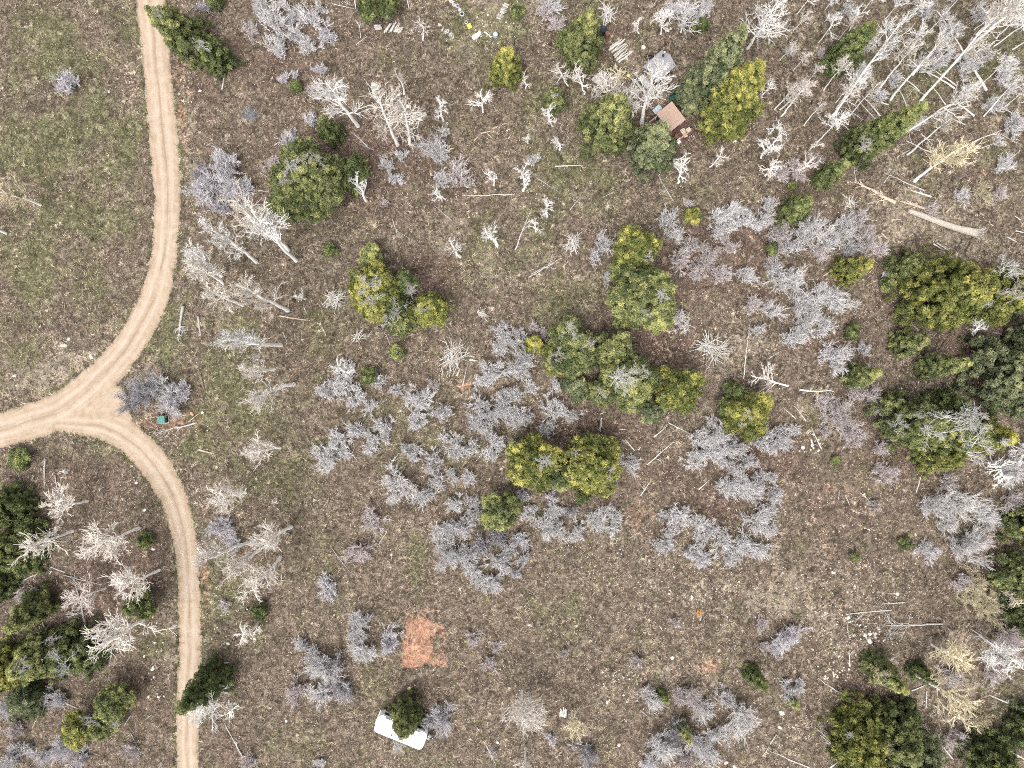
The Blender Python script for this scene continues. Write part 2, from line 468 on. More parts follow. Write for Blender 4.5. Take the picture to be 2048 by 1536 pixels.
def zones(x, y):
    px, py = to_px(x, y)
    g = zone_field(px, py, GREEN) + (fbm(x / 4.0, y / 4.0, 3, 4) - 0.49) * 1.3
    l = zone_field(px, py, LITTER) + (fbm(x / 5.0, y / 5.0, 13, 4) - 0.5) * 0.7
    inside = (np.abs(px - 851) < 47) & (np.abs(py - 1274) < 60)
    d = zone_field(px, py, DIRT[1:])
    ang = fbm(x / 1.2, y / 1.2, 91, 3)
    red = sstep(50, 40, np.abs(px - 850 - (py - 1274) * -0.02) + (ang - .5) * 16) * sstep(64, 54, np.abs(py - 1274 + (px - 850) * .05) + (ang - .5) * 18)
    d = np.maximum(d, red * (0.50 + 1.3 * (fbm(x / 1.6, y / 1.6, 41, 3) - 0.42) + 0.25 * ((py - 1274) / 60) - 0.18 * ((px - 850) / 45))) + (fbm(x / 2.6, y / 2.6, 23, 4) - 0.56) * 0.70
    p = zone_field(px, py, PALE) + (fbm(x / 3.0, y / 3.0, 53, 4) - 0.47) * 1.15
    a = zone_field(px, py, ASH)
    return [np.clip(v, 0, 1) for v in (g, l, d, p, a)]

# ground sheet: fine inside the view, ever coarser out to the horizon
def axis(half, step, far):
    a = np.arange(-half, half + 1e-6, step)
    out = []; s = step; v = half
    while v < far:
        s *= 1.35; v += s; out.append(v)
    out = np.array(out)
    return np.concatenate([-out[::-1], a, out])
gx = axis(72, 0.34, 900); gy = axis(55, 0.34, 900)
GX, GY = np.meshgrid(gx, gy)
s_, u_, a_ = road_sdf_m(GX, GY)
GZ = bumps(GX, GY) * sstep(-0.2, 2.5, s_)
GZ = np.where(s_ < 0.0, -0.06 * sstep(0.0, -0.5, s_), GZ)
far = np.maximum(np.abs(GX) - 120, np.abs(GY) - 120)
GZ = GZ * np.where(far > 0, 0.3, 1.0)
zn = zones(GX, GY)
nx, ny = len(gx), len(gy)
def gz(x, y):
    """height of the ground sheet, read back from its own grid"""
    i = min(max(int(np.searchsorted(gx, x)) - 1, 0), nx - 2); j = min(max(int(np.searchsorted(gy, y)) - 1, 0), ny - 2)
    fx = (x - gx[i]) / (gx[i + 1] - gx[i]); fy = (y - gy[j]) / (gy[j + 1] - gy[j])
    return float((GZ[j, i] * (1 - fx) + GZ[j, i + 1] * fx) * (1 - fy) + (GZ[j + 1, i] * (1 - fx) + GZ[j + 1, i + 1] * fx) * fy)
idx = np.arange(nx * ny).reshape(ny, nx)
def sample(A, x, y):
    """bilinear look-up of a ground-grid array at many points"""
    i = np.clip(np.searchsorted(gx, x) - 1, 0, nx - 2); j = np.clip(np.searchsorted(gy, y) - 1, 0, ny - 2)
    fx = (x - gx[i]) / (gx[i + 1] - gx[i]); fy = (y - gy[j]) / (gy[j + 1] - gy[j])
    return (A[j, i] * (1 - fx) + A[j, i + 1] * fx) * (1 - fy) + (A[j + 1, i] * (1 - fx) + A[j + 1, i + 1] * fx) * fy
quads = np.stack([idx[:-1, :-1], idx[:-1, 1:], idx[1:, 1:], idx[1:, :-1]], -1).reshape(-1, 4)
one = np.ones(nx * ny)
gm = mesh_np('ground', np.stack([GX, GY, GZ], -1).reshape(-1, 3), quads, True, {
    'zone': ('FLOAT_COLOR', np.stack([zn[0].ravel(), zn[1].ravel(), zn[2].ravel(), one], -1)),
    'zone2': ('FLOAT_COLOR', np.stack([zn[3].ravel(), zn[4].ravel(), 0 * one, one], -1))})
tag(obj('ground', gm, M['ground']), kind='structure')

# road sheet: fine grid cut by the distance field, its rim moved onto the edge
def build_road():
    st = 0.13
    xs = np.arange(-68, -36, st); ys = np.arange(-54, 54, st)
    X, Y = np.meshgrid(xs, ys)
    s, u, a = road_sdf_m(X, Y)
    ins = s < 0.08
    cell = ins[:-1, :-1] & ins[:-1, 1:] & ins[1:, 1:] & ins[1:, :-1]
    I = np.arange(X.size).reshape(X.shape)
    q = np.stack([I[:-1, :-1], I[:-1, 1:], I[1:, 1:], I[1:, :-1]], -1)[cell]
    used, inv = np.unique(q.ravel(), return_inverse=True)
    q = inv.reshape(-1, 4)
    x = X.ravel()[used]; y = Y.ravel()[used]; s1 = s.ravel()[used]; u1 = u.ravel()[used]; a1 = a.ravel()[used]
    z = 0.03 * sstep(0.05, -0.4, s1) + 0.006
    wob = (fbm(a1 / 60.0, a1 * 0 + 3.3, 9, 3) - 0.5) * 0.5
    uu = u1 + wob * 0.5
    L = fbm(a1 / 45.0, uu * 9.0, 17, 4)           # streaks that run along the track
    r1 = np.exp(-((uu - 0.33) / 0.13) ** 2); r2 = np.exp(-((uu + 0.33) / 0.13) ** 2)
    z = z - 0.025 * (r1 + r2)
    z = z + 0.03 * (fbm(x / 0.9, y / 0.9, 8, 3) - .5)
    rut = np.clip((np.exp(-((uu - 0.02 + 0.2 * wob) / 0.07) ** 2) * 0.75 + np.exp(-((uu + 0.16) / 0.035) ** 2) * 0.35 + (L - 0.55) * 1.3), 0, 1) * 0.8
    light = np.clip((r1 * 0.55 + r2 * 0.6) * (0.4 + 0.9 * L) + (L < 0.4) * 0.25, 0, 1) * 0.85
    edge = sstep(-0.5, 0.0, s1 + (fbm(x / 0.8, y / 0.8, 44, 3) - .5) * .5)
    me = mesh_np('dirt_road', np.stack([x, y, z], -1), q, True, {'road': ('FLOAT_COLOR', np.stack([light, rut, edge, np.ones(len(x))], -1))})
    tag(obj('dirt_road', me, M['road']), kind='structure')
build_road()

# ------------------------------------------------------------------ dry grass, weeds, stones lying about
def build_blades(n=300000):
    r = np.random.default_rng(5)
    x = r.uniform(-68, 68, n); y = r.uniform(-52, 52, n)
    # gather into tufts
    tuft = r.random(n) < 0.6
    x = np.where(tuft, np.round(x / 0.55) * 0.55 + (vnoise(np.round(x / .55) * 3.1, np.round(y / .55) * 2.7, 4) - .5) * 0.7 + r.normal(0, 0.09, n), x)
    y = np.where(tuft, np.round(y / 0.55) * 0.55 + (vnoise(np.round(x / .55) * 1.7, np.round(y / .55) * 4.1, 6) - .5) * 0.7 + r.normal(0, 0.09, n), y)
    s = sample(s_, x, y)
    g, l, d, p, a = [sample(A, x, y) for A in zn]
    keep = (s > -0.05) & (r.random(n) < (0.35 + 0.65 * fbm(x / 2.2, y / 2.2, 61, 3) * 1.5) * (1 - 0.75 * np.clip(d * 1.5, 0, 1)) * (1 - a))
    x, y, s, g, l, d, p = [v[keep] for v in (x, y, s, g, l, d, p)]
    # distinct bunch-grass tufts: blades that spray out from one crown, and dark weeds along the road's edge
    m = 5200; tx = r.uniform(-68, 68, m); ty = r.uniform(-52, 52, m)
    ex = r.uniform(-66, -37, 26000); ey = r.uniform(-50, 50, 26000); es = sample(s_, ex, ey); ek = (es > -0.12) & (es < 0.35); ex = ex[ek]; ey = ey[ek]
    ts_ = sample(s_, tx, ty); tk = (ts_ > 0.3) & (fbm(tx / 3.0, ty / 3.0, 71, 3) > 0.42); tx = tx[tk]; ty = ty[tk]
    nt_ = 24; ne_ = 12
    bx = np.concatenate([np.repeat(tx, nt_), np.repeat(ex, ne_)]); by = np.concatenate([np.repeat(ty, nt_), np.repeat(ey, ne_)])
    kind = np.concatenate([np.zeros(len(x)), np.ones(len(tx) * nt_), np.full(len(ex) * ne_, 2)])
    pick = np.concatenate([np.zeros(len(x)), np.repeat(r.random(len(tx)), nt_), np.repeat(r.random(len(ex)), ne_)])
    x = np.concatenate([x, bx + r.normal(0, .05, len(bx))]); y = np.concatenate([y, by + r.normal(0, .05, len(bx))])
    s = sample(s_, x, y); g, l, d, p, a = [sample(A, x, y) for A in zn]
    n = len(x)
    z = sample(GZ, x, y)
    az = r.uniform(0, 2 * np.pi, n); el = np.radians(r.uniform(2, 50, n))
    lng = r.random(n) < 0.12
    Ln = np.where(lng, r.uniform(0.5, 1.1, n), r.uniform(0.16, 0.5, n) * (0.7 + 0.6 * np.clip(p, 0, 1))); w = np.where(lng, r.uniform(.012, .022, n), r.uniform(0.018, 0.042, n)); el = np.where(lng, el * .4, el)
    d_ = np.stack([np.cos(az) * np.cos(el), np.sin(az) * np.cos(el), np.sin(el)], -1)
    sd_ = np.stack([-np.sin(az), np.cos(az), np.zeros(n)], -1)
    b = np.stack([x, y, z + 0.005], -1)
    v = np.stack([b - sd_ * w[:, None], b + sd_ * w[:, None], b + d_ * Ln[:, None]], 1)
    pal = np.array([[0.40, 0.335, 0.255], [0.29, 0.232, 0.172], [0.15, 0.11, 0.08], [0.055, 0.040, 0.030], [0.11, 0.115, 0.045], [0.20, 0.195, 0.095], [0.42, 0.32, 0.27]])
    k = r.random(n)
    gi = np.clip(g * 1.5 - 0.25, 0, 1)
    ci = np.where(r.random(n) < gi * 0.62, np.where(k < 0.55, 4, 5), np.where(k < 0.15 + 0.25 * p, 0, np.where(k < 0.38, 1, np.where(k < 0.64, 2, np.where(k < 0.9, 3, 6)))))
    ci = np.where(kind == 1, np.where(pick < .22, 0, np.where(pick < .60, 1, np.where(pick < .82, 5, 4))), np.where(kind == 2, np.where(pick < .6, 4, np.where(pick < .8, 2, 0)), ci))
    c = pal[ci] * r.uniform(0.75, 1.25, (n, 1)) * (0.62 + 0.76 * sstep(.3, .7, fbm(x / 1.0, y / 1.0, 88, 2)))[:, None]
    col = np.concatenate([c, np.ones((n, 1))], 1)
    me = mesh_np('dry_grass', v.reshape(-1, 3), np.arange(n * 3).reshape(-1, 3), False, {'col': ('FLOAT_COLOR', np.repeat(col, 3, 0))})
    tag(obj('dry_grass', me, M['blades']), 'short dry brown and green grass all over the meadow', 'grass', kind='stuff')
build_blades()

def rock_mesh(name, seed, sub=2):
    import bmesh
    bm = bmesh.new(); bmesh.ops.create_icosphere(bm, subdivisions=sub, radius=1.0)
    r = np.random.default_rng(seed); ph = r.uniform(0, 6, 9)
    for v in bm.verts:
        c = v.co
        f = 1 + 0.20 * math.sin(2.1 * c.x + ph[0]) * math.cos(1.7 * c.y + ph[1]) + 0.14 * math.sin(3.3 * c.y + ph[2] + c.z) + 0.08 * math.sin(5 * c.x + ph[3])
        v.co = Vector((c.x * f, c.y * f * 0.8, max(c.z * f * 0.6, -0.35)))
    me = bpy.data.meshes.new(name); bm.to_mesh(me); bm.free()
    return me
ROCKS = [rock_mesh('boulder', 100 + i) for i in range(5)]
for m_ in ROCKS: m_.materials.append(M['stone'])

def build_pebbles():
    r = np.random.default_rng(8)
    pts = []
    def spray(cx, cy, rx, ry, n, lo, hi):
        for _ in range(n): pts.append((cx + r.normal(0, rx), cy + r.normal(0, ry), r.uniform(lo, hi)))
    spray(1700, 1240, 60, 50, 130, .06, .17); spray(1735, 1270, 14, 14, 34, .09, .24); spray(1670, 1345, 22, 12, 34, .08, .2); spray(1250, 1370, 30, 26, 46, .06, .17); spray(1540, 1160, 260, 140, 420, .04, .10)
    spray(1855, 775, 18, 10, 30, .06, .16); spray(1360, 1190, 70, 30, 60, .05, .15); spray(1628, 895, 14, 14, 22, .06, .2); spray(1210, 1110, 40, 20, 30, .05, .13); spray(320, 1330, 14, 60, 22, .06, .2)
    spray(110, 740, 70, 40, 40, .05, .13); spray(1560, 1475, 50, 40, 40, .06, .16); spray(1790, 1110, 60, 60, 70, .05, .14); spray(380, 170, 14, 90, 44, .05, .13); spray(345, 850, 40, 14, 30, .04, .11); spray(1440, 1280, 200, 90, 160, .04, .10); spray(1400, 1530, 60, 20, 14, .08, .2)
    spray(1024, 760, 620, 430, 90, .04, .09); spray(430, 1260, 14, 60, 26, .05, .15); spray(980, 60, 40, 36, 30, .06, .14); spray(290, 900, 60, 40, 26, .04, .1)
    P = np.array(pts)
    x = (P[:, 0] - 1024) / PPM; y = (768 - P[:, 1]) / PPM
    s, _, _ = road_sdf_m(x, y)
    k = s > 0.1; P = P[k]; x = x[k]; y = y[k]; s = s[k]
    z = bumps(x, y) * sstep(-0.2, 2.5, s)
    tpl = np.array([[1, 0, 0], [0, 1, 0], [-1, 0, 0], [0, -1, 0], [.45, .45, .7], [-.4, .4, .75], [-.45, -.4, .65], [.4, -.45, .7]], float)
    tf = np.array([[0, 1, 4, 4], [1, 5, 4, 4], [1, 2, 5, 5], [2, 6, 5, 5], [2, 3, 6, 6], [3, 7, 6, 6], [3, 0, 7, 7], [0, 4, 7, 7], [4, 5, 6, 7]])
    n = len(x); a = r.uniform(0, 6.28, n)
    sx = P[:, 2]; sy = P[:, 2] * r.uniform(.6, 1, n); sz = P[:, 2] * r.uniform(.4, .9, n)
    jit = r.uniform(0.75, 1.2, (n, 8, 3))
    v = tpl[None] * jit * np.stack([sx, sy, sz], -1)[:, None]
    vx = v[..., 0] * np.cos(a)[:, None] - v[..., 1] * np.sin(a)[:, None]; vy = v[..., 0] * np.sin(a)[:, None] + v[..., 1] * np.cos(a)[:, None]
    v = np.stack([vx + x[:, None], vy + y[:, None], v[..., 2] + z[:, None] - 0.01], -1).reshape(-1, 3)
    tri = np.concatenate([tf[:8, :3], [[4, 5, 6], [4, 6, 7]]])
    f = (tri[None] + (np.arange(n) * 8)[:, None, None]).reshape(-1, 3)
    base = np.array([[0.62, 0.58, 0.52], [0.5, 0.42, 0.35], [0.68, 0.66, 0.63], [0.42, 0.36, 0.31]])[r.integers(0, 4, n)] * r.uniform(.8, 1.1, (n, 1))
    col = np.repeat(np.concatenate([base, np.ones((n, 1))], 1), 8, 0)
    me = mesh_np('loose_stones', v, f, False, {'col': ('FLOAT_COLOR', col)})
    tag(obj('loose_stones', me, M['blades']), 'small pale stones strewn over the brown ground', 'stones', kind='stuff')
build_pebbles()

# ------------------------------------------------------------------ plant growers (numpy)
def nrm(v): return v / (np.linalg.norm(v, axis=-1, keepdims=True) + 1e-9)

def tubes(P, rad, k=3):
    """P (B,n,3), rad (B,n) -> verts, quad faces"""
    B, n, _ = P.shape
    T = np.empty_like(P); T[:, 1:-1] = P[:, 2:] - P[:, :-2]; T[:, 0] = P[:, 1] - P[:, 0]; T[:, -1] = P[:, -1] - P[:, -2]
    T = nrm(T)
    ref = np.where(np.abs(T[..., 2:3]) < 0.9, np.array([0, 0, 1.0]), np.array([1.0, 0, 0]))
    A = nrm(np.cross(T, ref)); Bv = np.cross(T, A)
    an = 2 * np.pi * np.arange(k) / k
    V = P[:, :, None] + (A[:, :, None] * np.cos(an)[:, None] + Bv[:, :, None] * np.sin(an)[:, None]) * rad[:, :, None, None]
    I = np.arange(B * n * k).reshape(B, n, k)
    J = np.roll(I, -1, axis=2)
    F = np.stack([I[:, :-1], J[:, :-1], J[:, 1:], I[:, 1:]], -1).reshape(-1, 4)
    return V.reshape(-1, 3), F

def join(parts):
    vs, fs, b = [], [], 0
    for v, f in parts:
        vs.append(v); fs.append(f + b); b += len(v)
    return np.concatenate(vs), np.concatenate(fs)

def spawn(r, P, rad, count, s0, s1, a0, a1, length, n=4, up=0.15, wob=0.06, thin=0.6, rmin=0.012, taper=0.35):
    """children that leave each parent line; length: (B,) or a function of s"""
    B, m, _ = P.shape
    s = r.uniform(s0, s1, (B, count))
    s = np.sort(s, axis=1)
    f = s * (m - 1); i = np.minimum(f.astype(int), m - 2); t = f - i
    bi = np.arange(B)[:, None]
    p0 = P[bi, i] * (1 - t[..., None]) + P[bi, i + 1] * t[..., None]
    tg = nrm(P[bi, i + 1] - P[bi, i])
    rr = rad[bi, i] * (1 - t) + rad[bi, i + 1] * t
    rv = nrm(r.normal(size=(B, count, 3)))
    pe = nrm(rv - (rv * tg).sum(-1, keepdims=True) * tg)
    an = np.radians(r.uniform(a0, a1, (B, count)))[..., None]
    d = nrm(tg * np.cos(an) + pe * np.sin(an) + np.array([0, 0, up]))
    L = length(s) if callable(length) else np.broadcast_to(np.asarray(length)[:, None], (B, count))
    L = L * r.uniform(0.65, 1.2, (B, count))
    tt = np.linspace(0, 1, n)
    C = p0[:, :, None] + d[:, :, None] * (L[..., None, None] * tt[:, None]) + np.array([0, 0, 1.0]) * (up * 0.6 * L[..., None, None] * (tt ** 2)[:, None])
    C = C + r.normal(size=C.shape) * (L * wob)[..., None, None] * tt[:, None]
    q = np.maximum(rr * thin, rmin)[..., None] * (1 - (1 - taper) * tt)
    q = np.maximum(q, rmin * 0.6)
    return C.reshape(-1, n, 3), q.reshape(-1, n), L.reshape(-1)

def aspen_variant(seed, h=10.0, R=2.6, cs=0.3, npri=18, bend=0.35, tw=1.0, a0=34, a1=66, n2=6, n3=4, rs=1.0):
    r = np.random.default_rng(seed)
    n = 11; t = np.linspace(0, 1, n)
    kx = np.cumsum(r.normal(0, 1, n)) * bend * 0.16; ky = np.cumsum(r.normal(0, 1, n)) * bend * 0.16
    kx -= kx[0]; ky -= ky[0]; kx -= t * kx[-1]; ky -= t * ky[-1]
    T = np.stack([kx, ky, t * h], -1)[None]
    tr = (0.17 * (1 - 0.66 * t ** 1.2) + 0.05 * np.exp(-t * 30))[None]
    prof = lambda s: R * (1.24 - 0.70 * np.clip((s - cs) / (1 - cs), 0, 1) ** 1.3)
    P1, r1, L1 = spawn(r, T, tr, npri, cs, 0.985, a0, a1, prof, 7, 0.16, 0.045, 0.62, 0.046 * rs, 0.40)
    P2, r2, L2 = spawn(r, P1, r1, n2, 0.18, 1.0, 20, 50, L1 * 0.50, 5, 0.14, 0.05, 0.7, 0.027 * rs, 0.6)
    P3, r3, L3 = spawn(r, P2, r2, n3, 0.15, 0.95, 18, 46, L2 * 0.60, 4, 0.12, 0.05, 0.75, 0.0195 * rs * tw, 0.65)
    trunk = tubes(T, tr, 8)
    crown = join([tubes(P1, r1, 4), tubes(P2, r2, 3), tubes(P3, r3, 3)])
    return (mesh_np('trunk', *trunk, smooth=True), mesh_np('crown', *crown))

def shrub_variant(seed, R=2.0, h=2.2, stems=15, sub=8, ter=7, open_=1.0, tw=0.0185):
    r = np.random.default_rng(seed)
    n = 5; t = np.linspace(0, 1, n)
    az = np.arange(stems) * 2.399 + r.uniform(0, .6, stems); el = np.radians(90 - r.uniform(6, 64, stems) * open_)
    L = R * r.uniform(0.45, 1.08, stems)
    b = r.normal(0, 0.20 * R, (stems, 2))
    d = np.stack([np.cos(az) * np.cos(el), np.sin(az) * np.cos(el), np.sin(el) * h / R], -1)
    P0 = np.concatenate([b, np.zeros((stems, 1)) - 0.05], 1)[:, None] + d[:, None] * (L[:, None, None] * t[:, None])
    P0 = P0 + r.normal(size=P0.shape) * 0.07 * R * t[:, None]
    r0 = (0.05 * (1 - 0.5 * t))[None].repeat(stems, 0)
    P1, r1, L1 = spawn(r, P0, r0, sub, 0.25, 1.0, 18, 60, L * 0.46, 4, 0.22, 0.07, 0.75, tw * 1.3, 0.6)
    P2, r2, L2 = spawn(r, P1, r1, ter, 0.15, 1.0, 15, 52, np.clip(L1 * 0.62, .32, .75), 4, 0.22, 0.09, 0.8, tw, 0.6)
    return mesh_np('bare_shrub', *join([tubes(P0, r0, 4), tubes(P1, r1, 3), tubes(P2, r2, 3)]))

ASP = {'full': [aspen_variant(200 + i, cs=0.28 + 0.04 * (i % 3), npri=21 + i % 4, R=1.9, n3=5, rs=1.25) for i in range(8)],
       'round': [aspen_variant(230 + i, cs=0.38, npri=24, bend=0.5, a0=38, a1=78, R=2.3, rs=1.2) for i in range(5)],
       'pole': [aspen_variant(260 + i, cs=0.60, npri=15, R=1.35, bend=0.55, a0=34, a1=72) for i in range(7)],
       'thin': [aspen_variant(290 + i, cs=0.32, npri=13, R=1.05, bend=0.8, a0=32, a1=72, n2=5, n3=4, rs=.66, tw=1.1) for i in range(9)]}
SHR_S = [shrub_variant(300 + i, 1.05, 1.25, 13 + i % 3, 8, 5) for i in range(9)]
SHR_M = [shrub_variant(320 + i, 1.65, 1.8, 21 + i % 4, 9, 6) for i in range(10)]
SHR_L = [shrub_variant(340 + i, 2.35, 2.4, 30, 10, 7) for i in range(7)]
SPRIG = []        # dead limb fans that stick out of conifer crowns
for i in range(4):
    r = np.random.default_rng(370 + i)
    a = r.normal(0, 0.75, 7) + np.where(np.arange(7) > 5, 3.0, 0); t = np.linspace(0, 1, 5)
    d = np.stack([np.cos(a), np.sin(a), r.uniform(.15, .7, 7)], -1)
    P0 = d[:, None] * t[:, None] * r.uniform(.7, 1.1, 7)[:, None, None] - np.array([.45, 0, 0]) + np.concatenate([r.normal(0, .22, (7, 1, 2)), np.zeros((7, 1, 1))], 2) + r.normal(0, .07, (7, 5, 3)) * t[:, None]
    r0 = (0.021 * (1 - .5 * t))[None].repeat(7, 0)
    P1, r1, L1 = spawn(r, P0, r0, 6, .2, 1, 25, 65, np.full(7, .45), 4, .1, .08, .7, .0125, .6)
    P2, r2, _ = spawn(r, P1, r1, 5, .2, 1, 25, 70, L1 * .5, 3, .1, .08, .8, .0095, .7)
    SPRIG.append(mesh_np('dead_branch', *join([tubes(P0, r0, 4), tubes(P1, r1, 3), tubes(P2, r2, 3)])))
for l in ASP.values():
    for a, c in l: a.materials.append(M['bark']); c.materials.append(M['twig'])
for m_ in SHR_S + SHR_M + SHR_L + SPRIG: m_.materials.append(M['twig'])

# ------------------------------------------------------------------ labels: each thing is told apart by what stands near it
LAND = [(801, 1468, 'the white camper trailer'), (850, 1274, 'the red dirt patch'), (330, 838, 'the green utility box'), (1342, 232, 'the flat brown cabin roof'), (1322, 128, 'the ribbed shed roof'),
        (1420, 695, 'the spiky branch heap'), (905, 715, 'the tall whitish branch pile'), (1920, 445, 'the log with root ball'), (990, 71, 'the round white tank'), (228, 830, 'the road fork'), (790, 235, 'the twin white aspens'),
        (615, 360, 'the huge round conifer'), (785, 605, 'the conifer with bare limbs'), (1913, 579, 'the widest yellow conifer'), (1130, 930, 'the two joined yellow conifers'), (1240, 100, 'the slanted pole stack'), (1386, 433, 'the small round bright conifer'),
        (1145, 490, 'the round twig pile'), (1070, 687, 'the round lime green bush'), (1736, 1271, 'the white stone patch'), (1397, 1224, 'the orange dead bush'), (1742, 1450, 'the big dark lower conifers'), (135, 165, 'the lone meadow shrub'), (400, 1415, 'the tree beside lower road')]
CORN = [(0, 0, 'the upper left corner'), (2048, 0, 'the upper right corner'), (0, 1536, 'the lower left corner'), (2048, 1536, 'the lower right corner'), (1024, 1536, 'the bottom edge middle'), (1024, 0, 'the top edge middle'), (2048, 768, 'the right edge middle'), (0, 768, 'the left edge middle')]
SECT = ['right of', 'above right of', 'above', 'above left of', 'left of', 'below left of', 'below', 'below right of']
RANK = ['nearest', 'second nearest', 'third nearest', 'fourth nearest', 'fifth nearest', 'sixth nearest', 'seventh nearest', 'eighth nearest', 'ninth nearest', 'tenth nearest', 'eleventh nearest', 'twelfth nearest', 'thirteenth nearest', 'fourteenth nearest']
PENDING = []      # (object, description, category, group, px, py)
def later(o, desc, cat, group, px, py): PENDING.append((o, desc, cat, group, px, py)); return o

def sector(dx, dy): return int(round(math.degrees(math.atan2(-dy, dx)) / 45.0)) % 8

def write_labels():
    bycat = {}
    for e in PENDING: bycat.setdefault(e[3], []).append(e)
    for L in bycat.values():
        P = np.array([(e[4], e[5]) for e in L], float)
        tables = []
        for lx, ly, nm in LAND:
            d = np.hypot(P[:, 0] - lx, P[:, 1] - ly); sec = np.array([sector(x - lx, y - ly) for x, y in P])
            tables.append((nm, d, sec))
        ctab = [(nm, np.hypot(P[:, 0] - lx, P[:, 1] - ly)) for lx, ly, nm in CORN]
        for i, (o, desc, cat, group, px, py) in enumerate(L):
            best = None
            for nm, d, sec in tables:
                if d[i] < 14: continue
                rk = int(((sec == sec[i]) & (d < d[i] - 1e-6)).sum())
                sc = rk * 0.8 + d[i] / 170.0
                if rk < 14 and (best is None or sc < best[0]): best = (sc, f'{desc}, {RANK[rk]} {SECT[sec[i]]} {nm}')
            for nm, d in ctab:
                rk = int((d < d[i] - 1e-6).sum()); sc = rk * 0.8 + d[i] / 170.0 + 0.3
                if rk < 8 and (best is None or sc < best[0]): best = (sc, f'{desc}, {RANK[rk]} to {nm}')
            if best is None: best = (0, f'{desc} far from other landmarks')
            tag(o, best[1], cat, group)

def size_word(r, lo, hi): return 'small ' if r < lo else ('large ' if r > hi else '')

# ------------------------------------------------------------------ placing plants
C0 = np.array([1024.0, 768.0])
def height_from(base, top, lo, hi, dflt):
    d0 = np.hypot(*(np.array(base, float) - C0)); d1 = np.hypot(*(np.array(top, float) - C0))
    if d0 < 230: return dflt
    return float(np.clip(CAM_H * (1 - d0 / max(d1, 1)), lo, hi))

def aim(o, vec, spin):
    v = Vector(vec).normalized()
    q = v.to_track_quat('Z', 'Y')
    o.rotation_mode = 'QUATERNION'
    o.rotation_quaternion = Vector((0, 0, 1)).rotation_difference(v) @ Quaternion((0, 0, 1), spin)

TW = {'c': (0.66, 0.605, 0.545), 'p': (0.60, 0.525, 0.48), 'y': (0.62, 0.54, 0.375), 'g': (0.56, 0.535, 0.53), 'w': (0.72, 0.695, 0.665)}
TWN = {'c': 'cream', 'p': 'pinkish', 'y': 'yellowish', 'g': 'grey', 'w': 'white'}
ia = 0
def aspen(bx, by, cx, cy, r, tint='c', fam='full', h=None, thick=1.0):
    """base pixel, crown-middle pixel, crown radius in pixels"""
    global ia; ia += 1
    rg = np.random.default_rng(4000 + ia)
    hc = h * 0.8 if h else height_from((bx, by), (cx, cy), 2.2, 14.5, 1.3 + r / 16.0 * 1.6)
    b = W(bx, by); b[2] = gz(b[0], b[1]) - 0.06
    c = W(cx, cy, hc)
    f = {'full': 0.76, 'round': 0.80, 'pole': 0.88, 'thin': 0.76}[fam]
    vec = (c - b) / f
    hv = float(np.linalg.norm(vec))
    Rm = r / PPM * (CAM_H - hc) / CAM_H
    tr, cr = ASP[fam][ia % len(ASP[fam])]
    root = empty('aspen_tree', b)
    vR = {'full': 2.2, 'round': 2.75, 'pole': 1.6, 'thin': 1.25}[fam]
    sxy = Rm / vR
    col = np.array(TW[tint]) * rg.uniform(0.92, 1.08) * {'full': 1.2, 'round': 1.1}.get(fam, 1.0)
    spin = rg.uniform(0, 6.28)
    aim(root, vec, spin)
    t = obj('trunk', tr, None, root, (0.90, 0.89, 0.87)); k = obj('crown', cr, None, root, col)
    ts = max(0.5, min(1.25, hv / 10.0)) * thick * (0.72 if fam == 'pole' else 1.0)
    t.scale = (ts, ts, hv / 10.0); k.scale = (sxy, sxy, hv / 10.0)
    desc = f"{size_word(r, 22, 42)}bare {TWN[tint]} aspen"
    if fam == 'pole': desc = f"long-trunked bare {TWN[tint]} aspen"
    return later(root, desc, 'tree', 'bare aspens', cx, cy)

SC = {'g': (0.735, 0.71, 0.705), 'l': (0.69, 0.66, 0.685), 'p': (0.65, 0.58, 0.565), 'd': (0.44, 0.42, 0.43), 'w': (0.74, 0.71, 0.69), 'y': (0.60, 0.53, 0.37)}
SN = {'g': 'grey', 'l': 'lilac grey', 'p': 'pinkish grey', 'd': 'dark grey', 'w': 'whitish', 'y': 'straw tinted'}
ish = 0
def shrub(x, y, r, tint='g', fam=None):
    global ish; ish += 1
    rg = np.random.default_rng(7000 + ish)
    R = r / PPM * 1.04
    hh = 0.55 + 0.75 * R
    b = W(x, y, hh * 0.5); b[2] = gz(b[0], b[1]) - 0.03
    lst, R0 = (SHR_S, 1.05) if r < 20 else ((SHR_M, 1.65) if r < 31 else (SHR_L, 2.35))
    col = np.array(SC[tint]) * rg.uniform(0.88, 1.10)
    o = obj('bare_shrub', lst[ish % len(lst)], None, None, col)
    o.location = b
    o.rotation_euler = (rg.uniform(-.1, .1), rg.uniform(-.1, .1), rg.uniform(0, 6.28))
    e = rg.uniform(0.86, 1.16)
    k = R / R0 / 1.08
    o.scale = (k * e, k / e, k)
    return later(o, f"{size_word(r, 17, 32)}{SN[tint]} leafless shrub", 'shrub', 'leafless shrubs', x, y)

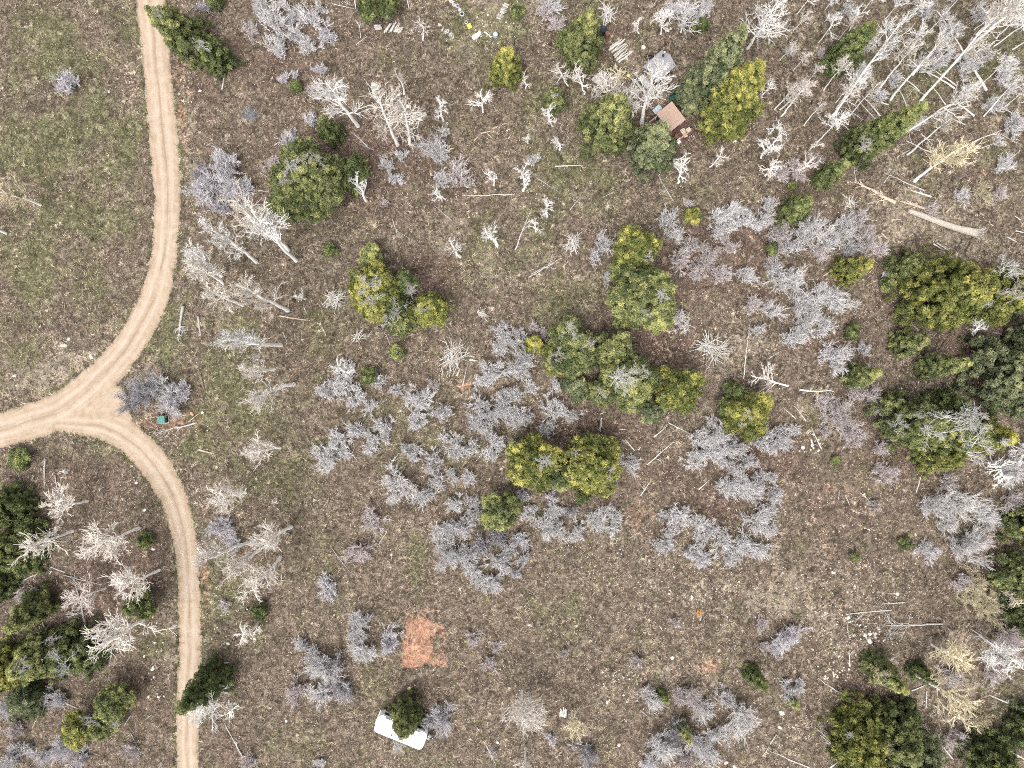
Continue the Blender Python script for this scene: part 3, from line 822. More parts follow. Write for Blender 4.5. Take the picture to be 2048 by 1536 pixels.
def clumps_to_mesh(r, C, N, size, per, tint, name='crown'):
    """C clump middles, N outward directions, tint per clump"""
    n = len(C)
    Ct = np.repeat(C, per, 0); Nt = np.repeat(N, per, 0); St = np.repeat(size, per)[:, None]
    off = nrm(r.normal(size=(n * per, 3)) + Nt * 0.55) * r.uniform(0.45, 1.0, (n * per, 1))    # a shell of needles: each tuft reads as one lump
    p = Ct + off * St
    o_ = nrm(off + Nt * 0.7 + np.array([0, 0, .25]))           # needles lie like shingles round each tuft
    rv = r.normal(size=p.shape)
    t1 = nrm(rv - (rv * o_).sum(1, keepdims=True) * o_)
    d = nrm(t1 + o_ * r.uniform(0.0, 0.9, (n * per, 1)))
    sv = nrm(np.cross(d, o_ + r.normal(size=p.shape) * 0.35))
    L = St * r.uniform(0.40, 0.80, (n * per, 1)); w = St * r.uniform(0.11, 0.20, (n * per, 1))
    v = np.stack([p - d * L * 0.35 - sv * w, p - d * L * 0.35 + sv * w, p + d * L * 0.65], 1)
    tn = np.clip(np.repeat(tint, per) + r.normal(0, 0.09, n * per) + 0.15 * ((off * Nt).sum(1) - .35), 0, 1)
    return mesh_np(name, v.reshape(-1, 3), np.arange(n * per * 3).reshape(-1, 3), False, {'tint': ('FLOAT', np.repeat(tn, 3))})

GC = {'n': (0.232, 0.238, 0.108), 'd': (0.175, 0.192, 0.084), 'y': (0.268, 0.258, 0.086), 'b': (0.212, 0.222, 0.132), 'l': (0.248, 0.258, 0.118)}
GN = {'n': 'green', 'd': 'dark green', 'y': 'yellow green', 'b': 'grey green', 'l': 'light green'}
ic = 0
def conifer(bx, by, tx, ty, r, tint='n', kind='spire', h=None, ytip=0.5, dead=(), lab=None):
    """spire: base pixel, tip pixel, foot radius px; round: base pixel is the crown's foot, tip the crown's top"""
    global ic; ic += 1
    rg = np.random.default_rng(9000 + ic)
    hh = h if h else height_from((bx, by), (tx, ty), 2.0, 17.0, 1.5 + r / 16.0 * 1.7)
    b = W(bx, by); b[2] = gz(b[0], b[1]) - 0.05
    c = W(tx, ty, hh); vec = c - b
    hv = float(np.linalg.norm(vec))
    R = r / PPM * (CAM_H - 0.35 * hh) / CAM_H
    root = empty('conifer_tree', b)
    aim(root, vec, 0)
    mb = MB(); mb.tube([(0, 0, -0.1), (0, 0, hv * .45), (0, 0, hv * .9)], [0.06 + R * .07, 0.04 + R * .045, 0.02], 7)
    mb.build('trunk', M['conifer_bark'], root, True)
    cs = 0.25 + 0.045 * min(R, 4.2)
    per = 64
    if kind == 'spire':
        area = math.pi * R * math.hypot(R, hv)
        n = int(area / (cs * cs * 2.3)) + 18
        t = 1 - np.sqrt(rg.random(n)) ** 1.05
        t = np.clip(t, 0.0, 0.995)
        az = rg.uniform(0, 2 * np.pi, n)
        lob = 1 + 0.15 * np.sin(az * 3 + rg.uniform(0, 6)) * (1 - t) + 0.15 * np.sin(az * 5 + t * 11 + rg.uniform(0, 6)) + rg.normal(0, 0.13, n)
        rr = R * np.power(1 - t, 0.72) * lob * (0.92 + 0.10 * np.sin(t * hv * 5.5))
        C = np.stack([rr * np.cos(az), rr * np.sin(az), hv * (0.06 + 0.94 * t)], -1)
        N = nrm(np.stack([np.cos(az), np.sin(az), np.full(n, 0.75)], -1))
        # inner fill, tinted darker: shade inside the crown put into its colour
        m = int(n * 0.35); t2 = rg.random(m) * 0.9; a2 = rg.uniform(0, 2 * np.pi, m); q = R * np.power(1 - t2, 0.8) * rg.uniform(0.2, 0.8, m)
        C2 = np.stack([q * np.cos(a2), q * np.sin(a2), hv * (0.05 + 0.85 * t2)], -1); N2 = np.tile([0, 0, 1.0], (m, 1))
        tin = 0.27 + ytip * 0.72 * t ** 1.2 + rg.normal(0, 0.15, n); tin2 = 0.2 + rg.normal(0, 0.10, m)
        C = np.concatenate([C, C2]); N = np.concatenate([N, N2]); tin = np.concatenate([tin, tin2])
        # the tree is turned so that its axis leans; directions are kept upright enough
    else:
        nl = int(np.clip(R * 2.6, 5, 13))
        lobes = [(0, 0, hv * 0.50, R * 0.62, hv * 0.46)]
        for i in range(nl):
            a = i * 6.283 / nl + rg.uniform(-.35, .35); d = R * rg.uniform(0.42, 0.74); lr = R * rg.uniform(0.28, 0.46)
            lobes.append((d * math.cos(a), d * math.sin(a), hv * rg.uniform(0.28, 0.68), lr, min(lr * 1.1, hv * .32)))
        Cs, Ns, Ts = [], [], []
        for li, (lx, ly, lz, lr, lh) in enumerate(lobes):
            area = 2.6 * math.pi * lr * lh * 1.1
            n = int(area / (cs * cs * 2.4)) + 8
            u = nrm(rg.normal(size=(n, 3))); u[:, 2] = np.where(u[:, 2] < -0.25, -u[:, 2], u[:, 2])
            f = (rg.uniform(0.72, 1.12, n))[:, None]
            Cp = np.array([lx, ly, lz]) + u * f * np.array([lr, lr, lh])
            ok = np.ones(n, bool)
            for lj, (mx, my, mz, mr, mh) in enumerate(lobes):
                if lj == li: continue
                ok &= (((Cp[:, 0] - mx) / mr) ** 2 + ((Cp[:, 1] - my) / mr) ** 2 + ((Cp[:, 2] - mz) / mh) ** 2) > 0.62
            Cp = Cp[ok]; Cp[:, 2] = np.maximum(Cp[:, 2], 0.15)
            Cs.append(Cp); Ns.append(nrm(u[ok] + np.array([0, 0, .35])))
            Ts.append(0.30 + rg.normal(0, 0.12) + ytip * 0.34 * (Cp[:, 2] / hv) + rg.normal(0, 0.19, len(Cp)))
        C = np.concatenate(Cs); N = np.concatenate(Ns); tin = np.concatenate(Ts)
    size = cs * rg.uniform(0.8, 1.35, len(C))
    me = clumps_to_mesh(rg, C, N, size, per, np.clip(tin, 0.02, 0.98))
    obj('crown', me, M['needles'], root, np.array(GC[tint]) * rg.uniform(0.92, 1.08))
    inv = root.rotation_quaternion.to_matrix().inverted()
    for di, (dx, dy, dr, dt) in enumerate(dead):       # dead limbs that stand out of the crown at a pixel
        zf = 0.97 if kind == 'round' else max(0.35, 1 - 0.5 * math.hypot(dx - tx, dy - ty) / max(1, math.hypot(tx - bx, ty - by) + r))
        hz = hh * (0.86 if kind == 'round' and math.hypot(dx - tx, dy - ty) > r * .5 else zf) + 0.25
        w = W(dx, dy, hz) - b
        s_ = obj('dead_branch', SPRIG[(ic + di) % 4], None, root, np.array(TW[dt]) * .62)
        s_.location = inv @ Vector(w)
        k_ = dr / PPM; s_.scale = (k_, k_, max(0.5, k_ * .6)); s_.rotation_euler = (0, 0, math.atan2(768 - dy, dx - 1024) + rg.normal(0, .6))
    if lab: return tag(root, lab, 'tree', 'conifers')
    shape = 'pointed ' if kind == 'spire' else 'round '
    return later(root, f"{size_word(r, 21, 46)}{shape}{GN[tint]} conifer", 'tree', 'conifers', (bx + tx) / 2, (by + ty) / 2)

def ball(x, y, r, tint='n', h=None, ytip=0.5, dead=(), lab=None):
    """a round conifer whose crown shows at pixel (x, y) with radius r"""
    hh = h if h else 1.0 + r / 16.0 * 1.55
    cz = hh * 0.5
    k0 = (CAM_H - cz) / CAM_H
    bx = 1024 + (x - 1024) * k0; by = 768 + (y - 768) * k0
    k1 = CAM_H / (CAM_H - hh)
    return conifer(bx, by, 1024 + (bx - 1024) * k1, 768 + (by - 768) * k1, r, tint, 'round', hh, ytip, dead, lab)

# ------------------------------------------------------------------ logs, poles, branch piles
ilog = 0
WC = {'w': (0.56, 0.525, 0.48), 'g': (0.42, 0.395, 0.37), 't': (0.50, 0.40, 0.31), 'd': (0.13, 0.10, 0.085), 'b': (0.24, 0.17, 0.13)}
WNm = {'w': 'whitish', 'g': 'grey', 't': 'tan', 'd': 'dark', 'b': 'brown'}
def log(x0, y0, x1, y1, rad=0.10, tint='w', twigs=0, bend=0.03, name='fallen_log', lab=None, tr=None, lift=0.0, cap=True):
    """a trunk, pole or stick on the ground from pixel to pixel (thick end first)"""
    global ilog; ilog += 1
    rg = np.random.default_rng(11000 + ilog)
    a = W(x0, y0); b = W(x1, y1); L = float(np.linalg.norm((b - a)[:2]))
    n = max(4, min(12, int(L / 0.5)))
    t = np.linspace(0, 1, n)
    pd = np.array([-(b - a)[1], (b - a)[0], 0]) / (L + 1e-6)
    wob = np.cumsum(rg.normal(0, 1, n)) * bend * L * 0.25; wob -= wob[0]; wob -= t * wob[-1]
    P = a[None] + (b - a)[None] * t[:, None] + pd[None] * wob[:, None]
    rr = rad * (1 - 0.62 * t) * (1 + rg.normal(0, .06, n))
    z = np.array([gz(p[0], p[1]) for p in (P[0], P[-1])])
    P[:, 2] = z[0] * (1 - t) + z[1] * t + rr * 0.75 + lift + 0.04 * np.sin(t * 3.1)
    o0 = P[0].copy()
    P = P - o0
    parts = [tubes(P[None], rr[None], 7)]
    tw = None
    if twigs:
        P1, r1, L1 = spawn(rg, P[None], rr[None], twigs, 0.4 if twigs > 4 else .25, 1.0, 25, 60, np.array([(tr or min(1.6, L * .3))]), 5, 0.02, 0.08, 0.6, 0.024, 0.5)
        P2, r2, _ = spawn(rg, P1, r1, 4, 0.2, 1.0, 25, 60, L1 * 0.5, 3, 0.02, 0.08, 0.75, 0.018, 0.7)
        for q in (P1, P2): q[..., 2] = np.maximum(q[..., 2] * 0.45, -rad * .5)
        tw = join([tubes(P1, r1, 4), tubes(P2, r2, 3)])
    col = np.array(WC[tint]) * rg.uniform(.85, 1.1)
    v, f = parts[0]
    k = 7
    # end faces
    capf = []
    me = bpy.data.meshes.new(name)
    fl = [tuple(q) for q in f.tolist()] + [tuple(range(k))[::-1], tuple(range(len(v) - k, len(v)))]
    me.from_pydata(v.tolist(), [], fl); me.update()
    for p_ in me.polygons: p_.use_smooth = len(p_.vertices) == 4
    if tw is None:
        o = obj(name, me, M['wood'], None, col); o.location = o0
    else:
        o = empty(name, o0)
        obj('stem', me, M['wood'], o, col)
        obj('branch', mesh_np('branch', *tw), M['twig'], o, col * 1.05)
    if lab: return tag(o, lab, 'log', 'fallen wood')
    kind = 'branch' if rad < 0.075 else ('pole' if rad < 0.13 else 'log')
    ln = 'short ' if L < 2 else ('long ' if L > 5 else '')
    d = f"{ln}{WNm[tint]} fallen {kind}" + (' with twigs' if twigs else '')
    return later(o, d, 'log', 'fallen wood', (x0 + x1) / 2, (y0 + y1) / 2)

POLE = []
for i in range(5):
    r = np.random.default_rng(60 + i); n = 6; t = np.linspace(-.5, .5, n)
    P = np.stack([t, r.normal(0, .005, n), r.normal(0, .004, n)], -1); rr = 1 - 0.5 * (t + .5) + r.normal(0, .05, n)
    v, f = tubes(P[None], (rr * 0.03)[None], 6)
    fl = [tuple(q) for q in f.tolist()] + [tuple(range(6))[::-1], tuple(range(len(v) - 6, len(v)))]
    me = bpy.data.meshes.new('pole'); me.from_pydata(v.tolist(), [], fl); me.update(); me.materials.append(M['wood']); POLE.append(me)

def stick_obj(name, i, p, az, tilt, L, rad, col, parent=None):
    o = obj(name, POLE[i % 5], None, parent, col)
    o.location = p; o.rotation_euler = (0, -tilt, az); o.scale = (L, rad / 0.024, rad / 0.024)
    return o

def branch_pile(x, y, r, n, lab, tint='w', az0=None, spread=math.pi, ell=1.0, lmin=0.7, lmax=1.6, rad=0.035, hgt=0.9, kind='branch_pile'):
    rg = np.random.default_rng(int(x * 7 + y))
    b = W(x, y); b[2] = gz(b[0], b[1])
    root = empty(kind, b); R = r / PPM
    for i in range(n):
        az = (az0 if az0 is not None else 0) + rg.uniform(-spread, spread) * .5
        d = R * math.sqrt(rg.random()) * .45; aa = rg.uniform(0, 6.28)
        zz = 0.06 + hgt * rg.random() * (1 - d / R) ** 1.2
        L = R * rg.uniform(lmin, lmax); c = np.array(WC[tint]) * rg.uniform(.7, 1.2)
        px_, py_ = d * math.cos(aa), d * math.sin(aa) * ell
        # a crooked branch with a fork or two
        stick_obj('branch', i, (px_, py_, zz), az, rg.uniform(-.25, .25), L, rad * rg.uniform(.5, 1.1), c, root)
        if rg.random() < .75:
            a2 = az + rg.choice([-1, 1]) * rg.uniform(.4, .9)
            stick_obj('branch', i + 1, (px_ + .25 * L * math.cos(az) + .2 * L * math.cos(a2), py_ + .25 * L * math.sin(az) + .2 * L * math.sin(a2), zz + .05), a2, rg.uniform(-.1, .3), L * .5, rad * .65, c, root)
    tag(root, lab, 'branch pile', 'heaps of cut branches')
    return root

ORD = ['first', 'second', 'third', 'fourth', 'fifth', 'sixth', 'seventh', 'eighth', 'ninth', 'tenth', 'eleventh', 'twelfth', 'thirteenth']
def log_row(x, y, n, dx, dy, az_deg, Lpx, rad, lab, grp, tint='w', jit=1.0):
    """cut logs side by side; every log is a thing of its own"""
    rg = np.random.default_rng(int(x * 3 + y * 5))
    pts = sorted(((x + (i - (n - 1) / 2) * dx + rg.normal(0, jit), y + (i - (n - 1) / 2) * dy + rg.normal(0, jit)) for i in range(n)), key=lambda q: q[0] if abs(dx) > abs(dy) else q[1])
    for i, (qx, qy) in enumerate(pts):
        p = W(qx, qy); p[2] = gz(p[0], p[1]) + rad * .9
        o = stick_obj('cut_log', i, p, R_(az_deg + rg.uniform(-7, 7)), 0, Lpx / PPM * rg.uniform(.8, 1.1), rad * rg.uniform(.8, 1.15), np.array(WC[tint]) * rg.uniform(.8, 1.15))
        tag(o, f"{lab}, {ORD[i]} from the {'left' if abs(dx) > abs(dy) else 'top'}", 'log', grp)

# ------------------------------------------------------------------ conifers
S = conifer
# upper left and top
S(392, 86, 296, 16, 42, 'n', ytip=.45, dead=((318, 26, 12, 'g'),))
S(448, 126, 398, 88, 30, 'd', ytip=.3, dead=((408, 92, 15, 'w'),))
ball(430, 2, 15, 'd', 2.2)
ball(757, 8, 44, 'd', ytip=.35)
S(668, 272, 640, 236, 21, 'd', ytip=.5)
ball(592, 173, 11, 'd', 1.2)
ball(618, 362, 82, 'n', 9.0, .55, dead=((584, 328, 20, 'w'), (566, 352, 14, 'w'), (612, 318, 14, 'c'), (640, 322, 16, 'g')), lab='huge round conifer left of centre with white dead twigs on its upper left')
ball(704, 345, 36, 'd', 4.5, .3)
ball(549, 409, 15, 'd', 2.0); ball(661, 501, 14, 'd', 1.8); ball(743, 515, 27, 'l', 3.2, .6)
ball(1036, 26, 13, 'd', 1.6)
S(1012, 152, 1016, 95, 31, 'y', h=6.5, ytip=.6)
S(1155, 112, 1184, 22, 42, 'n', ytip=.55)
S(1108, 212, 1113, 176, 21, 'n', h=4.5, ytip=.5, dead=((1108, 190, 10, 'c'),))
S(1204, 268, 1246, 198, 49, 'n', ytip=.65)
S(1298, 316, 1326, 246, 42, 'b', ytip=.62)
S(1404, 190, 1490, 48, 44, 'b', ytip=.6)
S(1442, 236, 1522, 124, 56, 'y', ytip=.55)
ball(1380, 190, 33, 'b', 4.2, .1)
ball(1402, 52, 16, 'd', 2.0, .2)
S(1662, 132, 1755, 42, 30, 'd', ytip=.6)
S(1706, 304, 1856, 207, 37, 'd', ytip=.85, dead=((1728, 290, 16, 'c'), (1733, 276, 10, 'c')))
S(1640, 362, 1697, 322, 20, 'd', ytip=.75)
S(1578, 428, 1621, 396, 25, 'd', ytip=.6)
ball(1386, 433, 17, 'y', 2.2, .8, lab='small round bright yellow-green conifer between grey shrubs right of centre')
ball(1543, 498, 10, 'd', 1.2)
ball(1585, 373, 7, 'd', 1.0)
# middle
ball(1272, 500, 50, 'y', 6.5, .5, dead=((1298, 516, 13, 'w'),)); ball(1262, 545, 36, 'd', 4.5, .3)
ball(1288, 608, 68, 'n', 8.0, .45, dead=((1327, 588, 18, 'w'), (1296, 626, 12, 'g')))
ball(748, 578, 54, 'y', 6.5, .75, dead=((722, 566, 20, 'w'), (752, 562, 14, 'w'), (748, 596, 18, 'w')), lab='yellow-green conifer with white bare limbs fanned over its left half')
ball(800, 648, 30, 'n', 4.0, .3, dead=((775, 640, 16, 'w'),)); ball(858, 620, 38, 'y', 5.0, .4, dead=((846, 618, 12, 'g'),)); ball(812, 568, 28, 'd', 4.5, .3, dead=((818, 580, 18, 'g'),)); ball(795, 612, 26, 'd', 4.0, .2, dead=((783, 610, 22, 'g'),))
ball(793, 705, 15, 'l', 1.8, .6); ball(740, 751, 16, 'd', 2.0, .5); ball(1070, 687, 17, 'y', 2.2, .85, lab='round lime green bush at the edge of grey thicket near centre')
ball(1148, 694, 56, 'n', 7.0, .5, dead=((1150, 664, 18, 'w'), (1120, 712, 16, 'c'), (1176, 690, 14, 'c')))
ball(1118, 716, 36, 'y', 5.0, .6, dead=((1106, 725, 14, 'c'),))
ball(1222, 706, 40, 'n', 6.0, .5); ball(1258, 762, 58, 'n', 7.5, .55, dead=((1245, 752, 34, 'w'), (1258, 738, 22, 'w'), (1290, 745, 14, 'w')), lab='conifer near centre topped by a big fan of white dead limbs')
ball(1200, 786, 32, 'n', 3.8, .5, dead=((1208, 786, 13, 'w'),)); ball(1152, 770, 30, 'b', 2.4, .2)
ball(1356, 778, 50, 'y', 6.5, .35); ball(1303, 823, 27, 'b', 3.4, .4)
ball(1498, 826, 46, 'y', 6.0, .45, dead=((1500, 830, 10, 'w'), (1482, 850, 9, 'w'))); ball(1470, 785, 24, 'd', 3.6, .35); ball(1462, 815, 26, 'd', 4.0, .4)
ball(1068, 926, 56, 'y', 7.0, .45, dead=((1092, 926, 22, 'w'),)); ball(1184, 930, 64, 'y', 7.5, .45, dead=((1222, 950, 14, 'c'), (1150, 905, 10, 'c')))
ball(1120, 950, 36, 'n', 5.0, .35); ball(1168, 992, 15, 'd', 1.8, .1)
ball(1003, 1024, 42, 'n', 5.5, .6)
# right side
S(1684, 545, 1744, 524, 25, 'y', ytip=.5)
S(1850, 596, 1992, 562, 76, 'y', ytip=.30, lab='widest yellow-green conifer, filling the right edge above middle', dead=((2016, 534, 24, 'w'), (1974, 610, 9, 'w')))
S(1976, 596, 2100, 560, 54, 'y', ytip=.35, dead=((2022, 588, 26, 'c'), (2030, 540, 20, 'w')))
S(1800, 540, 1842, 520, 34, 'n', ytip=.3); ball(1777, 570, 16, 'd', 2.0)
S(1796, 690, 1860, 680, 25, 'n', ytip=.6); S(1850, 737, 1944, 724, 25, 'l', ytip=.6)
S(1970, 746, 2082, 734, 70, 'b', ytip=.6); S(2034, 694, 2140, 660, 44, 'b', ytip=.4); S(2024, 790, 2130, 800, 40, 'b', ytip=.4)
ball(1703, 663, 16, 'd', 1.9, .3); S(1702, 756, 1762, 745, 22, 'n', ytip=.6); ball(1671, 921, 8, 'l', 1.0)
S(1790, 840, 1890, 845, 52, 'n', ytip=.35, dead=((1800, 850, 20, 'g'), (1834, 832, 12, 'g')))
S(1848, 862, 1978, 868, 60, 'n', ytip=.5, dead=((1905, 842, 40, 'w'), (1950, 838, 30, 'w'), (1872, 862, 24, 'w'), (1960, 892, 34, 'w'), (1946, 914, 18, 'w')), lab='large right-side conifer covered with white bare limbs')
S(1930, 868, 2032, 878, 44, 'y', ytip=.5, dead=((2008, 880, 14, 'w'),)); S(1850, 905, 1936, 922, 36, 'y', ytip=.15)
S(1862, 806, 1944, 812, 30, 'd', ytip=.4)
S(2032, 1044, 2110, 1066, 42, 'n', ytip=.5); S(2018, 1140, 2110, 1180, 50, 'l', ytip=.45); S(2040, 1216, 2120, 1270, 40, 'd', ytip=.4)
# lower right
S(1742, 1326, 1822, 1388, 26, 'n', ytip=.75, dead=((1764, 1352, 22, 'y'),))
S(1828, 1336, 1876, 1369, 18, 'd', ytip=.4)
S(1500, 1344, 1538, 1384, 15, 'd', ytip=.6); S(1322, 1386, 1336, 1404, 9, 'd', ytip=.6); S(1362, 1446, 1380, 1486, 10, 'n', ytip=.9); S(1576, 1392, 1596, 1416, 9, 'n', ytip=.8)
S(1708, 1446, 1752, 1546, 60, 'y', ytip=.35, dead=((1700, 1470, 10, 'w'),)); S(1772, 1440, 1834, 1530, 54, 'n', ytip=.3)
S(1806, 1486, 1876, 1580, 58, 'b', ytip=.5, dead=((1770, 1500, 16, 'y'),)); S(1716, 1500, 1752, 1610, 48, 'y', ytip=.3); S(1806, 1418, 1836, 1438, 26, 'd', ytip=.2)
S(1962, 1496, 2042, 1586, 52, 'd', ytip=.35); S(2046, 1440, 2140, 1510, 40, 'd', ytip=.3)
ball(1710, 1114, 8, 'n', .9); ball(1810, 1087, 12, 'd', 1.0)
# lower left
ball(40, 918, 24, 'd', 1.6, .2)
S(38, 1010, -40, 1030, 46, 'd', ytip=.4); S(48, 1086, -30, 1122, 56, 'n', ytip=.3); S(70, 1106, 30, 1136, 34, 'd', ytip=.2); S(10, 1168, -40, 1196, 30, 'd', ytip=.4)
ball(289, 1080, 15, 'd', 1.8, .3); ball(280, 1204, 30, 'd', 3.6, .35)
S(92, 1198, 8, 1266, 32, 'n', ytip=.35)
S(170, 1290, 100, 1332, 52, 'd', ytip=.35, dead=((112, 1322, 28, 'g'),)); S(104, 1300, 18, 1352, 50, 'n', ytip=.65, dead=((46, 1334, 18, 'g'), (108, 1276, 14, 'g'))); S(40, 1320, -40, 1358, 46, 'y', ytip=.8)
S(64, 1394, 40, 1408, 37, 'b', h=4.5, ytip=.15)
ball(228, 1404, 42, 'n', 5.5, .45); ball(160, 1450, 33, 'y', 4.6, .6); ball(205, 1452, 28, 'n', 4.0, .5, dead=((185, 1440, 16, 'g'), (232, 1452, 14, 'g')))
S(440, 1346, 352, 1428, 33, 'd', ytip=.2, lab='dark conifer overhanging the lower road behind a white aspen')
ball(518, 1223, 17, 'd', 2.0, .3)
S(814, 1413, 806, 1478, 30, 'n', h=8.0, ytip=.3, lab='conifer standing against the middle of the white camper trailer', dead=((797, 1492, 15, 'w'),))

# ------------------------------------------------------------------ bare aspens
A = aspen
A(82, 410, 14, 388, 30, 'y'); A(13, 467, -60, 440, 26, 'w')
# row right of the upper road
A(512, 523, 440, 472, 38, 'w'); A(592, 521, 528, 450, 46, 'w'); A(576, 500, 498, 428, 38, 'c'); A(443, 552, 396, 512, 32, 'w'); A(446, 567, 402, 542, 36, 'c'); A(486, 611, 436, 590, 32, 'c'); A(576, 621, 500, 582, 36, 'c')
A(562, 690, 480, 682, 38, 'w'); A(548, 738, 506, 740, 30, 'c'); A(588, 768, 530, 790, 36, 'c'); A(560, 896, 518, 902, 36, 'c'); A(492, 985, 446, 990, 40, 'c')
A(612, 597, 594, 592, 16, 'c', 'thin'); A(708, 741, 682, 736, 27, 'w', 'thin')
# top left-centre
A(716, 252, 668, 186, 44, 'w'); A(795, 289, 767, 222, 52, 'c', 'round'); A(820, 288, 812, 232, 42, 'c', 'round'); A(808, 188, 797, 157, 17, 'p', 'thin'); A(887, 241, 878, 207, 21, 'w', 'thin'); A(966, 225, 962, 193, 23, 'w', 'thin'); A(846, 80, 840, 44, 18, 'p', 'thin')
A(733, 402, 716, 364, 22, 'w', 'thin'); A(988, 371, 981, 350, 18, 'w', 'thin'); A(994, 490, 976, 464, 24, 'w', 'thin'); A(920, 513, 902, 490, 18, 'w', 'thin'); A(891, 399, 874, 388, 16, 'w', 'thin')
A(1046, 381, 1040, 350, 24, 'w', 'thin'); A(1094, 433, 1092, 408, 20, 'w', 'thin'); A(1072, 463, 1070, 448, 15, 'w', 'thin'); A(1119, 300, 1112, 280, 14, 'w', 'thin'); A(1056, 286, 1054, 276, 12, 'c', 'thin'); A(1105, 252, 1099, 226, 21, 'w', 'thin'); A(1052, 176, 1050, 158, 14, 'p', 'thin')
A(1136, 171, 1116, 140, 20, 'c', 'thin'); A(1169, 188, 1154, 150, 23, 'c', 'thin'); A(1278, 66, 1278, 42, 18, 'p', 'thin')
A(1284, 246, 1308, 168, 46, 'w', 'round', thick=1.2); A(1224, 208, 1214, 170, 42, 'c', 'round'); A(1266, 232, 1262, 190, 30, 'c', 'thin'); A(1240, 176, 1236, 150, 30, 'y', 'thin')
A(1322, 68, 1326, 36, 26, 'w'); A(1362, 64, 1368, 24, 40, 'g', 'round'); A(1496, 96, 1534, 36, 46, 'w', 'round'); A(1356, 366, 1361, 328, 25, 'w', 'thin'); A(1420, 333, 1437, 308, 19, 'c', 'thin'); A(1522, 316, 1548, 284, 28, 'w', 'thin'); A(1512, 208, 1534, 176, 24, 'c', 'thin')
# upper right stand
for a in [(1594, 28, 1624, -12, 22, 'w'), (1586, 62, 1612, 32, 16, 'c'), (1637, 86, 1668, 42, 26, 'w'), (1698, 62, 1716, 26, 22, 'w'), (1723, 27, 1752, -14, 24, 'w'), (1770, 38, 1806, -2, 26, 'g'), (1888, 31, 1926, -10, 24, 'w'),
          (1692, 139, 1744, 76, 22, 'w'), (1755, 181, 1820, 102, 30, 'c'), (1783, 198, 1868, 100, 32, 'c'), (1666, 232, 1782, 72, 34, 'w'), (1673, 216, 1716, 160, 28, 'w'), (1660, 236, 1704, 186, 28, 'c'), (1634, 284, 1674, 246, 32, 'w'),
          (1549, 219, 1584, 178, 24, 'c'), (1560, 219, 1600, 184, 26, 'p'), (1563, 232, 1608, 176, 22, 'c'), (1608, 251, 1640, 212, 13, 'c'), (1815, 309, 1892, 246, 20, 'c'), (1778, 286, 1914, 202, 34, 'w'),
          (1953, 298, 1996, 284, 18, 'g'), (1990, 91, 2062, 40, 30, 'w'), (1994, 76, 2056, 20, 26, 'w'), (2026, 98, 2090, 60, 26, 'w'), (1968, 232, 2022, 172, 28, 'g'), (1948, 60, 1992, 26, 28, 'c')]:
    A(*a, 'pole')
A(1841, 202, 1996, 34, 42, 'c', 'pole', thick=0.95); A(1930, 108, 2060, -6, 46, 'w', 'pole', thick=1.35); A(1936, 100, 2022, 10, 34, 'c', 'pole', thick=1.0)
A(1831, 361, 1908, 308, 44, 'y', 'full'); A(1545, 250, 1560, 262, 20, 'w', 'thin', h=4)
A(1595, 345, 1620, 320, 22, 'p', 'thin'); A(1530, 352, 1548, 336, 26, 'c', 'thin'); A(1620, 300, 1640, 290, 14, 'c', 'thin')
# lower left
A(176, 1002, 118, 1010, 40, 'c'); A(146, 1062, 74, 1086, 42, 'c'); A(279, 1056, 208, 1084, 52, 'c'); A(318, 1140, 254, 1166, 46, 'c'); A(212, 1176, 162, 1194, 40, 'p'); A(306, 1222, 232, 1272, 60, 'c', 'full', None, 1.15)
A(445, 1370, 408, 1416, 44, 'w', 'round', thick=1.2); A(470, 1404, 456, 1424, 22, 'c', 'thin')
A(507, 1081, 434, 1112, 38, 'c'); A(516, 1102, 470, 1134, 32, 'c'); A(583, 1054, 538, 1080, 38, 'c'); A(561, 1114, 518, 1156, 36, 'c'); A(520, 1168, 492, 1190, 26, 'c', 'thin'); A(516, 1246, 494, 1268, 30, 'c', 'thin'); A(552, 1002, 548, 1004, 8, 'c', 'thin', h=2)
# lower middle and right
A(1044, 1382, 1046, 1432, 42, 'c', 'round'); A(1056, 1396, 1064, 1436, 42, 'c', 'round'); A(1144, 1422, 1152, 1456, 34, 'y', 'round'); A(1051, 1496, 1053, 1545, 26, 'c')
A(1862, 1288, 1910, 1312, 40, 'y', 'full'); A(1820, 1342, 1906, 1394, 42, 'y', 'full', None, 1.2); A(1960, 1270, 2014, 1318, 42, 'w'); A(1998, 1180, 2030, 1200, 20, 'y', 'thin')
A(1898, 1420, 1930, 1446, 26, 'y', 'thin'); A(2030, 880, 2060, 900, 40, 'g'); A(1978, 905, 1998, 950, 36, 'w', 'thin'); A(2000, 1500, 2024, 1520, 18, 'y', 'thin'); A(1950, 668, 1958, 650, 20, 'w', 'thin')
A(1575, 772, 1520, 756, 34, 'c', 'thin', h=3.0); A(1600, 780, 1650, 782, 14, 'y', 'thin', h=2.4)

